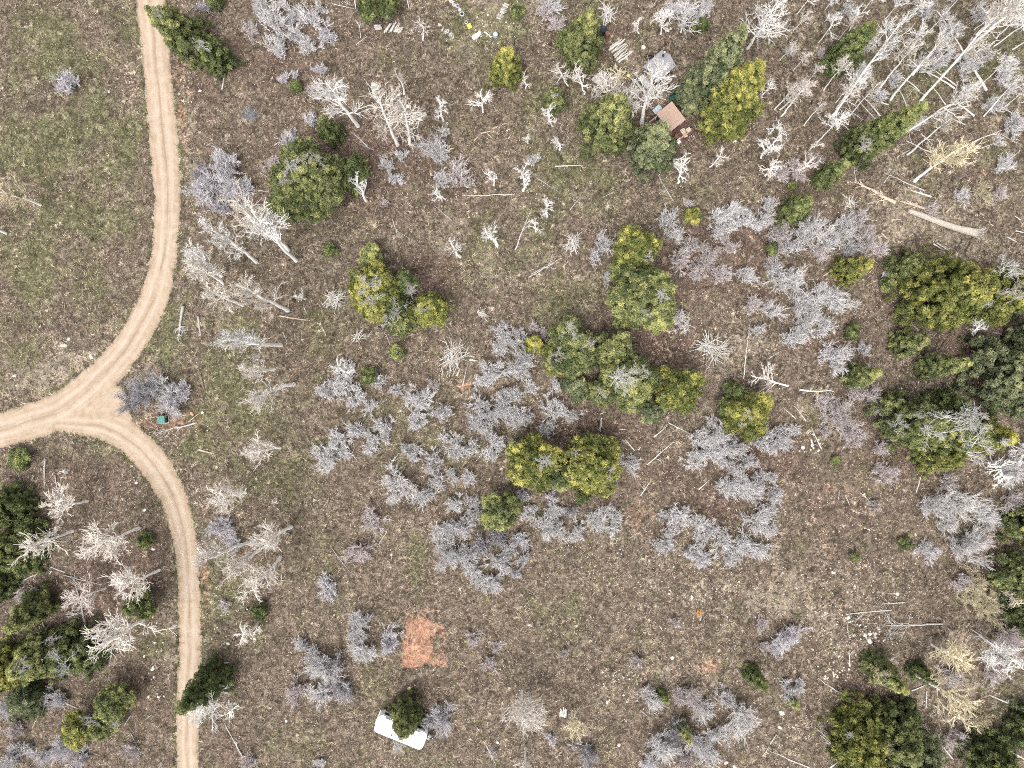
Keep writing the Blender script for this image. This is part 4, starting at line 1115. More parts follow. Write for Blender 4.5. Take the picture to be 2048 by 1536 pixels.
# ------------------------------------------------------------------ leafless shrubs
H = shrub
for a in [(135, 165, 29, 'l'),
    (450, 330, 38, 'l'), (412, 378, 42, 'l'), (472, 378, 38, 'l'), (442, 412, 26, 'l'), (400, 350, 24, 'd'), (405, 14, 18, 'l'),
    # top left-centre
    (545, 38, 32, 'g'), (500, 62, 22, 'p'), (586, 34, 20, 'l'), (621, 36, 30, 'g'), (556, 96, 26, 'g'), (616, 92, 24, 'g'), (656, 74, 27, 'l'), (518, 12, 24, 'g'), (590, 66, 20, 'g'), (566, 156, 15, 'l'), (590, 150, 11, 'l'), (641, 138, 18, 'l'), (626, 184, 20, 'p'), (622, 242, 18, 'l'), (582, 286, 22, 'l'), (545, 326, 22, 'p'), (640, 15, 18, 'g'), (566, 8, 18, 'g'),
    (870, 298, 34, 'g'), (890, 262, 16, 'g'), (912, 342, 30, 'p'), (885, 360, 22, 'g'), (935, 365, 18, 'p'), (775, 330, 20, 'g'), (792, 358, 18, 'l'), (799, 308, 18, 'g'), (768, 405, 11, 'p'), (1065, 318, 16, 'g'),
    (1100, 14, 26, 'g'), (1112, 48, 20, 'p'), (1088, 30, 18, 'p'), (1408, 14, 22, 'g'), (1345, 20, 22, 'g'), (1395, 30, 18, 'g'),
    # centre thicket, left arm
    (655, 782, 28, 'g'), (686, 764, 30, 'g'), (716, 786, 25, 'g'), (702, 807, 17, 'g'), (739, 814, 20, 'g'), (759, 764, 19, 'g'), (792, 778, 19, 'g'), (838, 798, 34, 'g'), (866, 772, 16, 'p'), (886, 824, 24, 'g'), (835, 843, 26, 'g'), (769, 853, 25, 'g'), (742, 876, 25, 'g'), (712, 862, 25, 'g'), (679, 876, 24, 'g'), (654, 912, 36, 'g'), (740, 898, 16, 'g'), (695, 735, 18, 'g'), (770, 880, 18, 'g'), (690, 905, 18, 'g'),
    (815, 898, 22, 'g'), (826, 918, 15, 'g'), (795, 975, 38, 'g'), (846, 990, 30, 'g'), (866, 922, 28, 'g'), (875, 962, 22, 'g'), (905, 952, 18, 'g'), (936, 955, 20, 'g'), (915, 898, 30, 'g'), (942, 894, 20, 'g'), (889, 874, 17, 'g'),
    (962, 848, 32, 'g'), (989, 879, 30, 'g'), (980, 910, 22, 'g'), (962, 812, 28, 'g'), (999, 820, 32, 'g'), (985, 745, 32, 'g'), (960, 765, 18, 'g'), (1010, 672, 32, 'g'), (1000, 698, 20, 'g'), (1012, 790, 24, 'g'), (912, 1010, 22, 'g'), (942, 1006, 24, 'g'), (1040, 665, 16, 'g'),
    (1044, 732, 36, 'g'), (1068, 650, 18, 'p'), (1088, 666, 15, 'p'), (1034, 832, 26, 'g'), (1058, 832, 18, 'g'), (1094, 856, 24, 'g'), (1115, 818, 28, 'g'), (1144, 832, 20, 'g'), (1111, 768, 20, 'g'), (1031, 792, 20, 'g'), (1030, 890, 18, 'g'), (1040, 986, 14, 'g'), (1060, 775, 18, 'g'),
    # lower centre thicket
    (879, 1066, 25, 'g'), (918, 1056, 34, 'g'), (946, 1036, 24, 'g'), (894, 1108, 33, 'g'), (926, 1110, 28, 'g'), (946, 1138, 28, 'g'), (962, 1092, 28, 'd'), (996, 1126, 27, 'g'), (986, 1166, 26, 'g'), (960, 1160, 22, 'g'), (1014, 1104, 22, 'g'), (1038, 1080, 24, 'l'), (1047, 1120, 18, 'l'), (1030, 1150, 14, 'l'), (1000, 1078, 24, 'd'),
    (1084, 1046, 30, 'g'), (1117, 1058, 27, 'g'), (1154, 1064, 23, 'g'), (1197, 1038, 31, 'g'), (1224, 1060, 18, 'g'), (1232, 1034, 20, 'g'), (1110, 1018, 24, 'g'), (1142, 1024, 20, 'd'), (1062, 1020, 20, 'g'), (1100, 992, 16, 'l'), (1090, 1070, 16, 'g'), (1048, 995, 16, 'l'),
    (746, 1042, 30, 'p'), (716, 1104, 28, 'p'), (652, 1174, 28, 'l'), (720, 1240, 28, 'g'), (716, 1268, 24, 'g'), (724, 1304, 32, 'g'), (778, 1288, 28, 'l'), (604, 1292, 20, 'g'), (622, 1312, 24, 'g'), (646, 1340, 40, 'g'), (676, 1376, 30, 'd'), (588, 1384, 26, 'p'), (634, 1392, 28, 'g'), (670, 1330, 26, 'd'), (690, 1395, 20, 'p'), (879, 1440, 34, 'l'), (945, 1282, 18, 'p'), (995, 1294, 14, 'p'), (975, 1330, 22, 'p'), (795, 1490, 12, 'w'),
    # right of the centre
    (1207, 488, 26, 'g'), (1190, 514, 18, 'g'), (1215, 556, 14, 'g'), (1338, 438, 28, 'g'), (1352, 468, 20, 'g'), (1450, 440, 36, 'g'), (1488, 434, 28, 'g'), (1434, 462, 20, 'g'), (1512, 452, 20, 'g'), (1385, 488, 24, 'p'), (1360, 520, 30, 'p'), (1412, 515, 32, 'p'), (1442, 545, 24, 'p'), (1390, 548, 22, 'p'), (1460, 492, 22, 'p'), (1375, 405, 14, 'p'), (1360, 638, 22, 'c' if False else 'w'),
    (1492, 548, 25, 'g'), (1504, 612, 28, 'p'), (1516, 660, 18, 'w'), (1530, 440, 24, 'g'), (1556, 468, 26, 'p'), (1545, 525, 20, 'p'), (1538, 408, 20, 'g'), (1620, 462, 38, 'g'), (1586, 490, 28, 'g'), (1660, 478, 30, 'g'), (1692, 458, 34, 'g'), (1733, 478, 34, 'p'), (1640, 505, 24, 'p'), (1700, 498, 24, 'g'), (1560, 500, 18, 'p'), (1760, 500, 20, 'p'), (1720, 435, 22, 'p'), (1600, 345, 24, 'p'), (1556, 345, 26, 'p'), (1630, 315, 18, 'p'), (1590, 330, 18, 'p'),
    (1580, 560, 36, 'g'), (1550, 540, 24, 'g'), (1546, 622, 26, 'g'), (1612, 605, 36, 'g'), (1670, 602, 34, 'g'), (1614, 645, 34, 'g'), (1648, 650, 27, 'g'), (1586, 678, 26, 'g'), (1640, 580, 22, 'g'), (1669, 714, 38, 'g'), (1728, 697, 18, 'g'), (1716, 788, 26, 'p'), (1748, 796, 22, 'p'), (1680, 836, 38, 'p'), (1660, 808, 22, 'p'), (1708, 872, 28, 'p'), (1640, 800, 18, 'p'), (1762, 895, 20, 'p'), (1776, 944, 25, 'p'), (1756, 934, 14, 'p'), (1735, 738, 14, 'g'), (1776, 552, 18, 'g'), (1756, 815, 18, 'w'), (1738, 760, 16, 'p'), (1650, 860, 18, 'p'),
    (1400, 880, 26, 'g'), (1434, 872, 34, 'g'), (1470, 896, 28, 'g'), (1394, 912, 26, 'g'), (1431, 908, 28, 'g'), (1452, 924, 24, 'g'), (1524, 884, 30, 'g'), (1497, 922, 22, 'g'), (1484, 962, 38, 'g'), (1456, 974, 26, 'g'), (1506, 985, 25, 'g'), (1540, 890, 24, 'g'), (1562, 878, 32, 'g'), (1543, 955, 18, 'g'), (1548, 988, 24, 'g'), (1585, 862, 18, 'g'), (1264, 928, 25, 'g'), (1238, 908, 16, 'g'), (1420, 845, 16, 'g'), (1520, 960, 20, 'g'),
    (1357, 1036, 30, 'g'), (1397, 1046, 26, 'g'), (1330, 1088, 26, 'g'), (1384, 1107, 22, 'g'), (1407, 1122, 25, 'g'), (1447, 1078, 30, 'g'), (1484, 1088, 28, 'g'), (1467, 1110, 26, 'g'), (1512, 1098, 28, 'g'), (1424, 1060, 24, 'g'), (1518, 1044, 32, 'g'), (1536, 1020, 20, 'g'), (1330, 1030, 16, 'g'), (1400, 1080, 16, 'g'), (1548, 1060, 16, 'g'), (1340, 1060, 18, 'g'),
    # lower right
    (1274, 1318, 17, 'p'), (1522, 1250, 18, 'p'), (1570, 1280, 32, 'l'), (1588, 1266, 18, 'p'), (1552, 1298, 20, 'l'), (1583, 1384, 27, 'g'), (1600, 1370, 16, 'g'), (1530, 1295, 16, 'p'), (1350, 1245, 14, 'p'), (1130, 1310, 12, 'p'),
    (1307, 1400, 28, 'g'), (1377, 1394, 34, 'p'), (1484, 1440, 42, 'w'), (1407, 1424, 28, 'g'), (1324, 1498, 36, 'g'), (1357, 1466, 32, 'd'), (1392, 1488, 32, 'g'), (1456, 1400, 24, 'g'), (1290, 1380, 16, 'p'), (1430, 1465, 24, 'g'), (1300, 1530, 26, 'l'), (1174, 1507, 30, 'd'), (1102, 1478, 17, 'l'), (1420, 1510, 26, 'g'), (1370, 1522, 26, 'p'),
    (1868, 1010, 32, 'w'), (1918, 1006, 40, 'w'), (1962, 1026, 28, 'g'), (1936, 1092, 40, 'g'), (1966, 1076, 28, 'p'), (1850, 1098, 22, 'g'), (1862, 1110, 20, 'l'), (1895, 1045, 26, 'w'), (1900, 970, 24, 'p'), (1946, 1180, 38, 'y'), (1974, 1210, 34, 'y'), (1920, 1165, 24, 'p'), (2015, 1280, 36, 'p'), (2030, 1180, 30, 'p'), (1900, 1352, 30, 'p'), (1960, 1440, 30, 'y'), (1905, 1480, 26, 'p'), (1990, 1345, 26, 'p'), (2020, 940, 36, 'g'), (1750, 1010, 16, 'p'), (1985, 1040, 22, 'g'), (2025, 1000, 26, 'p'),
    (1960, 380, 22, 'y'), (2010, 330, 22, 'g'), (1920, 390, 22, 'g'), (2000, 390, 20, 'p'), (1940, 130, 26, 'g'), (2030, 250, 26, 'g'), (1860, 420, 18, 'p'),
    # lower left and the road side
    (442, 1058, 32, 'l'), (470, 1088, 22, 'l'), (450, 1212, 17, 'p'), (113, 1400, 25, 'l'), (132, 1496, 34, 'l'), (92, 1510, 26, 'l'), (22, 1516, 32, 'g'), (160, 1520, 22, 'l'), (53, 1187, 22, 'p'), (10, 1420, 22, 'l'), (30, 1460, 22, 'p'), (262, 1500, 24, 'p'), (496, 1524, 20, 'c' if False else 'p'), (150, 1470, 16, 'l'), (60, 1500, 18, 'g'),
    (640, 1528, 14, 'g'), (985, 1500, 14, 'p')]:
    H(*a)

# the big grey dead bush at the road fork: several stems of one plant mass
for a in [(262, 800, 34, 'd', 'b'), (300, 780, 40, 'd', 'b'), (345, 802, 36, 'l', 'b'), (320, 770, 30, 'g', 'b'), (366, 780, 24, 'l', 'b')]:
    H(*a)

# more of the upper right stand: thin trunks and hazy brush between them
for a in [(1648, 180, 1690, 128, 20, 'c'), (1672, 205, 1722, 150, 20, 'w'), (1700, 232, 1748, 176, 18, 'c'), (1790, 120, 1836, 66, 26, 'w'), (1826, 150, 1884, 84, 24, 'g'), (1868, 236, 1940, 176, 26, 'c'), (1884, 150, 1948, 92, 24, 'c'), (1816, 40, 1848, 6, 22, 'w'), (1850, 70, 1888, 30, 22, 'g'), (1744, 96, 1782, 50, 22, 'w'), (1962, 170, 2016, 120, 24, 'w'), (2000, 220, 2050, 184, 22, 'c'), (1676, 80, 1704, 46, 18, 'p'), (1560, 120, 1584, 92, 16, 'c'), (1588, 140, 1612, 112, 15, 'c'), (1610, 170, 1636, 140, 16, 'p'), (1545, 30, 1562, 4, 18, 'c'), (1650, 20, 1672, -8, 20, 'w')]:
    A(*a, 'pole', None, .8)
for a in [(1900, 60, 26, 'w'), (1880, 120, 28, 'g'), (1845, 130, 24, 'w'), (1940, 180, 26, 'g'), (1975, 110, 24, 'w'), (2010, 150, 26, 'g'), (1725, 150, 22, 'w'), (1690, 110, 20, 'p'), (1990, 210, 24, 'w'), (1890, 250, 22, 'y'), (1830, 250, 20, 'w'), (1650, 110, 20, 'p'), (1580, 100, 18, 'p'), (1700, 20, 22, 'g'), (1850, 20, 24, 'g'), (1960, 30, 24, 'w'), (1760, 190, 18, 'g'), (1790, 160, 20, 'w')]:
    H(*a)

# ------------------------------------------------------------------ fallen wood
G = log
# near the road fork
G(368, 612, 356, 680, .22, 'g', 12, .05, tr=0.8); G(397, 632, 401, 672, .17, 'g'); G(401, 748, 410, 782, .17, 'b'); G(397, 899, 426, 907, .12, 't', 2)
G(394, 845, 318, 866, .10, 'w', 9, .06, tr=1.6); G(377, 843, 403, 824, .07, 't'); G(560, 632, 621, 641, .10, 't'); G(577, 598, 578, 620, .06, 't'); G(608, 614, 614, 628, .07, 'w'); G(566, 664, 574, 684, .05, 'w', 2); G(645, 655, 652, 672, .05, 'w', 1)
G(445, 180, 450, 152, .10, 'w'); G(284, 10, 300, 0, .05, 'g', 2)
# lower left
G(92, 917, 88, 978, .12, 'g'); G(110, 950, 114, 980, .10, 'g'); G(84, 935, 83, 945, .08, 'w'); G(28, 935, 52, 976, .06, 'g', 5); G(70, 950, 62, 964, .05, 'w'); G(24, 955, 4, 962, .22, 'b', 0)
G(131, 1144, 97, 1131, .10, 'w'); G(105, 1141, 99, 1149, .09, 'w'); G(80, 1146, 0, 1178, .09, 'g', 3); G(173, 1250, 148, 1150, .13, 'g', 6, tr=.9); G(140, 1220, 120, 1256, .08, 'd'); G(84, 1244, 95, 1270, .09, 'w'); G(107, 1082, 154, 1081, .06, 'g'); G(128, 1150, 208, 1170, .08, 'g'); G(60, 1220, 85, 1214, .08, 'w'); G(62, 1230, 82, 1224, .07, 'w'); G(78, 1430, 65, 1458, .06, 't'); G(20, 1265, 32, 1282, .07, 'g'); G(130, 1405, 160, 1420, .11, 'g', 2); G(262, 1430, 248, 1452, .07, 'g')
G(487, 1516, 448, 1444, .11, 'g', 3); G(482, 1365, 465, 1388, .06, 'b'); G(449, 1325, 461, 1325, .13, 'w'); G(480, 1355, 446, 1340, .05, 'd', 3); G(468, 1330, 470, 1345, .05, 'w', 2); G(485, 1522, 510, 1528, .05, 'w', 5); G(305, 1428, 290, 1440, .05, 'g', 2); G(262, 1465, 282, 1510, .06, 'g', 4)
G(665, 1097, 705, 1150, .055, 'g', 4); G(775, 1057, 755, 1094, .055, 'w', 1, .1); G(560, 1160, 590, 1163, .04, 'w'); G(845, 1178, 846, 1186, .05, 'w'); G(594, 1360, 598, 1336, .05, 'w')
G(972, 1490, 992, 1530, .07, 'w', 5); G(930, 1270, 965, 1268, .06, 'w', 6, .12); G(985, 1285, 1005, 1290, .05, 'w', 4)
# upper middle
G(735, 293, 700, 262, .10, 'g', 1); G(748, 300, 715, 286, .05, 'g', 2); G(712, 90, 736, 72, .06, 'g'); G(722, 76, 718, 40, .05, 'w', 4); G(710, 0, 712, 18, .12, 'w'); G(665, 8, 710, 18, .05, 'w', 2); G(815, 0, 818, 18, .09, 'w', 1)
G(905, 442, 870, 412, .06, 'g', 1); G(785, 438, 795, 470, .06, 'w', 4); G(800, 465, 830, 485, .05, 'g', 3); G(1030, 388, 924, 392, .07, 'w', 3, .03); G(548, 290, 560, 282, .05, 'w'); G(512, 380, 545, 385, .06, 'w'); G(520, 345, 545, 360, .05, 'g'); G(755, 410, 748, 430, .04, 'g'); G(560, 283, 556, 290, .06, 'w')
for p in [(948, 283, 962, 268), (962, 268, 985, 262), (985, 258, 998, 252), (1004, 250, 1016, 246), (1017, 278, 1023, 268), (1012, 262, 1022, 258), (975, 268, 984, 276)]: G(*p, .085, 't')
G(895, 297, 902, 291, .15, 't'); G(898, 301, 908, 297, .15, 't'); G(915, 288, 911, 278, .13, 'b', 3)
G(1030, 500, 1064, 416, .11, 'g', 3, .04); G(1110, 333, 1168, 330, .08, 'w', 2); G(1165, 410, 1140, 395, .045, 'g'); G(1140, 420, 1165, 390, .05, 'g', 1); G(1072, 355, 1120, 385, .06, 'g', 1); G(1062, 255, 1072, 262, .05, 'g'); G(1455, 385, 1463, 288, .085, 'd', 2); G(1447, 402, 1445, 345, .06, 'b', 1); G(1346, 402, 1316, 350, .07, 'g', 4); G(1225, 385, 1205, 395, .05, 'g'); G(1300, 460, 1312, 452, .05, 'g'); G(1476, 352, 1490, 372, .05, 'g', 1)
# the centre
G(1057, 555, 1127, 515, .07, 'w', 3); G(1062, 548, 1112, 525, .055, 'w', 2); G(1203, 835, 1201, 864, .10, 'w', 2); G(1307, 874, 1334, 852, .09, 'w', 2); G(1336, 845, 1378, 866, .07, 'w', 1); G(1294, 929, 1347, 882, .08, 'w', 4); G(1269, 901, 1250, 878, .08, 'w', 2); G(1276, 900, 1282, 893, .09, 'w', 1); G(1238, 858, 1255, 860, .06, 'w'); G(1281, 992, 1304, 958, .07, 'w', 2); G(1397, 979, 1424, 955, .06, 'w'); G(1213, 580, 1220, 555, .05, 'w'); G(1486, 758, 1497, 668, .08, 'w', 1); G(1200, 828, 1212, 824, .07, 'w', 1)
G(914, 752, 921, 735, .16, 't'); G(939, 719, 956, 722, .16, 'w'); G(954, 764, 959, 752, .16, 'w'); G(926, 772, 937, 722, .06, 'w'); G(927, 770, 918, 750, .05, 'g'); G(884, 750, 888, 725, .05, 'w'); G(875, 712, 884, 722, .045, 'w')
G(772, 668, 780, 690, .06, 'w', 3); G(705, 905, 712, 890, .04, 't')
# right
G(1611, 842, 1588, 812, .08, 'w', 1); G(1590, 837, 1564, 814, .06, 'w'); G(1643, 898, 1622, 855, .08, 'w', 2); G(1708, 866, 1736, 853, .05, 'w'); G(1833, 985, 1848, 935, .06, 'w'); G(1816, 642, 1838, 662, .07, 'w', 1); G(2062, 615, 1980, 644, .12, 'w', 7); G(1876, 702, 1908, 655, .10, 'd'); G(2005, 670, 1985, 664, .09, 'w'); G(1536, 718, 1566, 700, .06, 'w'); G(1645, 553, 1664, 540, .05, 'w', 1); G(1678, 980, 1676, 1000, .04, 'w', 2); G(1720, 985, 1745, 1008, .05, 'w', 1); G(1690, 990, 1700, 1012, .04, 'w')
# upper right: wind-thrown poles
G(1972, 182, 1872, 22, .17, 'w', 5, .03); G(2045, 240, 1985, 205, .08, 'w'); G(1778, 209, 1744, 200, .11, 'w'); G(1750, 238, 1715, 198, .10, 'w'); G(1760, 232, 1724, 190, .10, 'w'); G(1815, 216, 1774, 126, .09, 'g'); G(1908, 178, 1856, 146, .13, 'w'); G(1912, 172, 1868, 142, .11, 'w'); G(1890, 318, 1812, 282, .13, 'w', 3); G(1948, 232, 1912, 206, .13, 'w', 1); G(1942, 286, 2006, 260, .10, 'w', 2); G(2016, 320, 2042, 300, .06, 'g', 2); G(1710, 238, 1670, 160, .07, 'g'); G(1726, 240, 1690, 215, .07, 'g'); G(1733, 236, 1740, 225, .06, 'd'); G(1640, 130, 1665, 82, .05, 'w', 2); G(1990, 150, 2000, 168, .05, 'g', 2); G(1890, 70, 1905, 95, .06, 'w', 2)
for q in [(1700, 150, 1660, 110, .07, 'g'), (1716, 180, 1690, 140, .08, 'w'), (1838, 182, 1800, 150, .09, 'w'), (1848, 190, 1816, 170, .09, 'g'), (1890, 210, 1862, 170, .08, 'w'), (1930, 250, 1900, 236, .09, 'g', 3), (1966, 216, 1990, 196, .07, 'w', 4), (1700, 262, 1672, 236, .07, 'w'), (1820, 300, 1790, 316, .06, 'w', 3), (1840, 268, 1866, 290, .08, 'w', 2), (1760, 300, 1745, 322, .05, 'w', 4), (2020, 280, 1984, 262, .07, 'g', 2)]: G(*q)
G(1850, 382, 1768, 345, .10, 'g', 2); G(1861, 394, 1822, 380, .14, 'w', 2); G(1768, 366, 1784, 344, .05, 'w', 1); G(1710, 365, 1706, 320, .05, 'w', 2)
G(1870, 424, 1800, 402, .24, 't', 5, .04, lab='tan splintered slab of log just above the root-ball log', tr=1.2); G(1755, 385, 1706, 364, .16, 't', 5, .06, tr=1.1); G(1790, 405, 1752, 385, .26, 't', 8, .05, lab='crumbled brown middle piece of the long broken log', tr=1.2)
G(1890, 426, 1904, 412, .13, 't'); G(1708, 410, 1680, 386, .06, 'w', 5); G(1735, 408, 1756, 400, .06, 'w', 3); G(1740, 415, 1722, 432, .05, 'w', 3); G(1782, 440, 1806, 438, .10, 't', 2); G(1754, 470, 1768, 492, .14, 't'); G(1762, 466, 1776, 480, .13, 't'); G(1738, 496, 1748, 478, .06, 'w', 2); G(1865, 488, 1885, 500, .10, 'w'); G(1872, 486, 1896, 502, .10, 'w'); G(2040, 440, 2028, 432, .09, 'w'); G(2012, 474, 2034, 484, .11, 'w'); G(2030, 462, 2052, 466, .09, 'w'); G(1986, 452, 1980, 448, .07, 'w')
# lower right
G(1783, 1220, 1693, 1228, .09, 'w', 6); G(1810, 1205, 1760, 1208, .07, 'w', 3); G(1808, 1188, 1772, 1186, .05, 'w', 1); G(1699, 1332, 1694, 1244, .085, 'w', 1); G(1710, 1404, 1636, 1356, .11, 'w', 1); G(1885, 1247, 1766, 1252, .12, 'w', 14, .03, tr=2.2); G(1852, 1380, 1850, 1418, .08, 'w', 4); G(1820, 1380, 1852, 1368, .10, 'w'); G(1690, 1508, 1628, 1452, .10, 'g', 4); G(1682, 1502, 1640, 1470, .09, 'w', 4); G(1619, 1535, 1541, 1503, .09, 'w', 5); G(1660, 1536, 1692, 1512, .11, 'w', 2); G(1540, 1488, 1553, 1468, .07, 'w', 2); G(1906, 1518, 1844, 1448, .09, 'w', 5); G(2055, 1422, 1978, 1390, .17, 'g', 2); G(2055, 1432, 2012, 1400, .12, 'w'); G(2052, 1520, 1968, 1472, .09, 'w', 4); G(1996, 1298, 1942, 1258, .11, 'w', 4); G(1965, 1412, 1952, 1420, .08, 'g'); G(1890, 1472, 1926, 1452, .08, 'b'); G(1830, 1402, 1806, 1384, .07, 'w', 2); G(1864, 1408, 1890, 1428, .06, 'w', 2); G(1972, 1378, 1935, 1352, .05, 'g', 3); G(1930, 1180, 1915, 1165, .10, 'd'); G(2005, 1265, 1992, 1238, .09, 'd'); G(1975, 1275, 1960, 1260, .06, 'd', 1); G(1780, 1320, 1792, 1312, .05, 'w', 3)
G(1296, 1465, 1330, 1475, .06, 'g', 3); G(1404, 1506, 1426, 1480, .06, 'w', 2); G(1525, 1512, 1540, 1490, .06, 'w', 2); G(1350, 1255, 1358, 1245, .06, 'w', 2); G(1318, 1250, 1325, 1262, .05, 'w', 2); G(1112, 1515, 1125, 1500, .05, 'w', 3); G(1280, 1420, 1300, 1435, .04, 'w', 1); G(1110, 1350, 1130, 1335, .04, 'g'); G(1430, 1385, 1445, 1378, .04, 'w', 1)

# the long log with its root ball
def root_log():
    a = W(1948, 468); b = W(1812, 424); z0 = gz(a[0], a[1])
    root = empty('uprooted_log', (a[0], a[1], z0))
    d = b - a; L = float(np.hypot(d[0], d[1])); u = d / L; pz = np.array([-u[1], u[0], 0])
    rg = np.random.default_rng(77); n = 16; t = np.linspace(0, 1, n); k = 14
    V = []
    for i in range(n):
        c = u * L * t[i] + pz * 0.12 * math.sin(t[i] * 5); rr = 0.40 - 0.06 * t[i] + 0.16 * math.exp(-t[i] * 9) + rg.normal(0, .015)
        for j in range(k):
            an = 2 * math.pi * j / k; q = rr * (1 + 0.10 * math.sin(an * 3 + t[i] * 4) + rg.normal(0, .02)) * (1 if i < n - 2 else (.92 if i == n - 2 else .8))
            jag = (rg.uniform(-.35, .1) if i == n - 1 else 0)
            V.append(c + u * jag + pz * math.cos(an) * q + np.array([0, 0, math.sin(an) * q * .85 + rr * .8]))
    F = [(i * k + j, i * k + (j + 1) % k, (i + 1) * k + (j + 1) % k, (i + 1) * k + j) for i in range(n - 1) for j in range(k)] + [tuple(range(k))[::-1], tuple(range((n - 1) * k, n * k))]
    obj('trunk', mesh_py('trunk', V, F, True), M['wood'], root, (0.42, 0.37, 0.32))
    P0, r0 = [], []
    for i in range(34):
        an = rg.uniform(0, 6.28); dd = nrm(-u * rg.uniform(.0, 1) + pz * math.cos(an) * 1.1 + np.array([0, 0, math.sin(an) * .8 + .35])); tt = np.linspace(0, 1, 5)
        P0.append(np.array([0, 0, .45]) + dd * (tt * rg.uniform(.6, 1.25))[:, None] + rg.normal(0, .05, (5, 3)) * tt[:, None]); r0.append(.06 * (1 - .7 * tt))
    P0 = np.array(P0); r0 = np.array(r0)
    P1, r1, _ = spawn(rg, P0, r0, 4, .3, 1, 30, 80, np.full(34, .4), 3, 0, .12, .7, .02, .5)
    for q in (P0, P1): q[..., 2] = np.maximum(q[..., 2], 0.02)
    obj('root_ball', mesh_np('root_ball', *join([tubes(P0, r0, 5), tubes(P1, r1, 3)])), M['wood'], root, (0.56, 0.50, 0.44))
    tag(root, 'thick grey-brown log ending in a pale root ball, right of the clearing', 'log', 'fallen wood')
root_log()

# ------------------------------------------------------------------ branch heaps and cut logs
BP = branch_pile
BP(905, 714, 36, 46, 'tall upright pile of thin whitish branches beside three cut logs', az0=1.2, spread=1.9, ell=1.3, hgt=1.1)
BP(1420, 696, 38, 40, 'spiky heap of long whitish branches right of the dead-topped conifers', az0=-.5, spread=2.4, ell=.6, lmin=.9, lmax=1.9, rad=.045)
BP(1145, 490, 23, 40, 'round tangled pile of white twigs in the grassy clearing', az0=1.0, spread=2.6, hgt=1.0)
BP(720, 672, 25, 16, 'loose flat scatter of white branches below the bare-limbed conifer', az0=.5, spread=1.6, ell=.6, lmin=.6, lmax=1.3)
BP(669, 600, 24, 44, 'dense tangle of pale twigs left of the bare-limbed conifer', hgt=1.0)
BP(965, 628, 14, 26, 'small tuft of white twigs alone left of the lime bush', hgt=.6, rad=.03)
BP(1214, 30, 26, 20, 'pile of long grey poles near the top edge above the barrels', az0=1.5, spread=2.0, lmin=1.0, lmax=1.7, rad=.06, hgt=.6)
BP(1700, 408, 18, 16, 'scrappy heap of broken sticks left of the splintered log', hgt=.3)
BP(128, 945, 12, 8, 'few loose sticks below the lower left bend of road', hgt=.2, rad=.03)
BP(150, 1226, 20, 12, 'grey sticks heaped at the foot of a leaning snag', hgt=.3, az0=.2, spread=1.2)

log_row(1240, 101, 9, 2.2, 3.4, 38, 36, .11, 'long peeled pole, slanted stack below the barrels', 'poles of the slanted stack', jit=.8)
log_row(750, 177, 9, .3, 2.6, 4, 14, .085, 'short cut log, little stack above twin aspens', 'logs of the little stack', 'w', .4)
log_row(845, 228, 6, 1.0, 2.2, 25, 15, .09, 'short cut log, bundle right of the twin aspens', 'logs of the bundle', 'w', .6)
log_row(784, 55, 8, 3.2, -.5, 60, 22, .085, 'cut log, wide row under the top conifer', 'logs under the top conifer', 'w', 1.2)
log_row(756, 55, 6, .5, 2.0, 8, 14, .085, 'cut log, left bundle under the top conifer', 'left logs under the top conifer', 'w', .7)
log_row(798, 60, 4, 2.5, 1.0, 50, 15, .085, 'cut log, right bundle under the top conifer', 'right logs under the top conifer', 'w', .7)
log_row(897, 65, 9, 2.6, 1.8, 65, 10, .12, 'grey firewood log, heap left of yellow board', 'firewood heap left of yellow board', 'g', 2.2)
log_row(1006, 23, 13, 1.3, -2.4, -20, 11, .085, 'grey firewood log, narrow row near top edge', 'narrow firewood row', 'g', .5)
log_row(906, 8, 6, 2.4, 3.0, -20, 12, .10, 'grey block, line above the three old tyres', 'blocks above the tyres', 'g', .8)
log_row(1126, 1424, 5, 3.6, .6, 86, 18, .10, 'cut log close beside the lower yellowish aspen', 'logs by the lower aspen', 'w', .8)
log_row(1272, 50, 3, 1.0, 0, 70, 12, .09, 'short white stick above the slanted pole stack', 'sticks above the pole stack', 'w', 2)
log_row(1206, 82, 4, .6, 2.6, 10, 9, .10, 'white cut piece of wood beside the rusty barrel', 'white pieces beside barrel', 'w', 1.2)

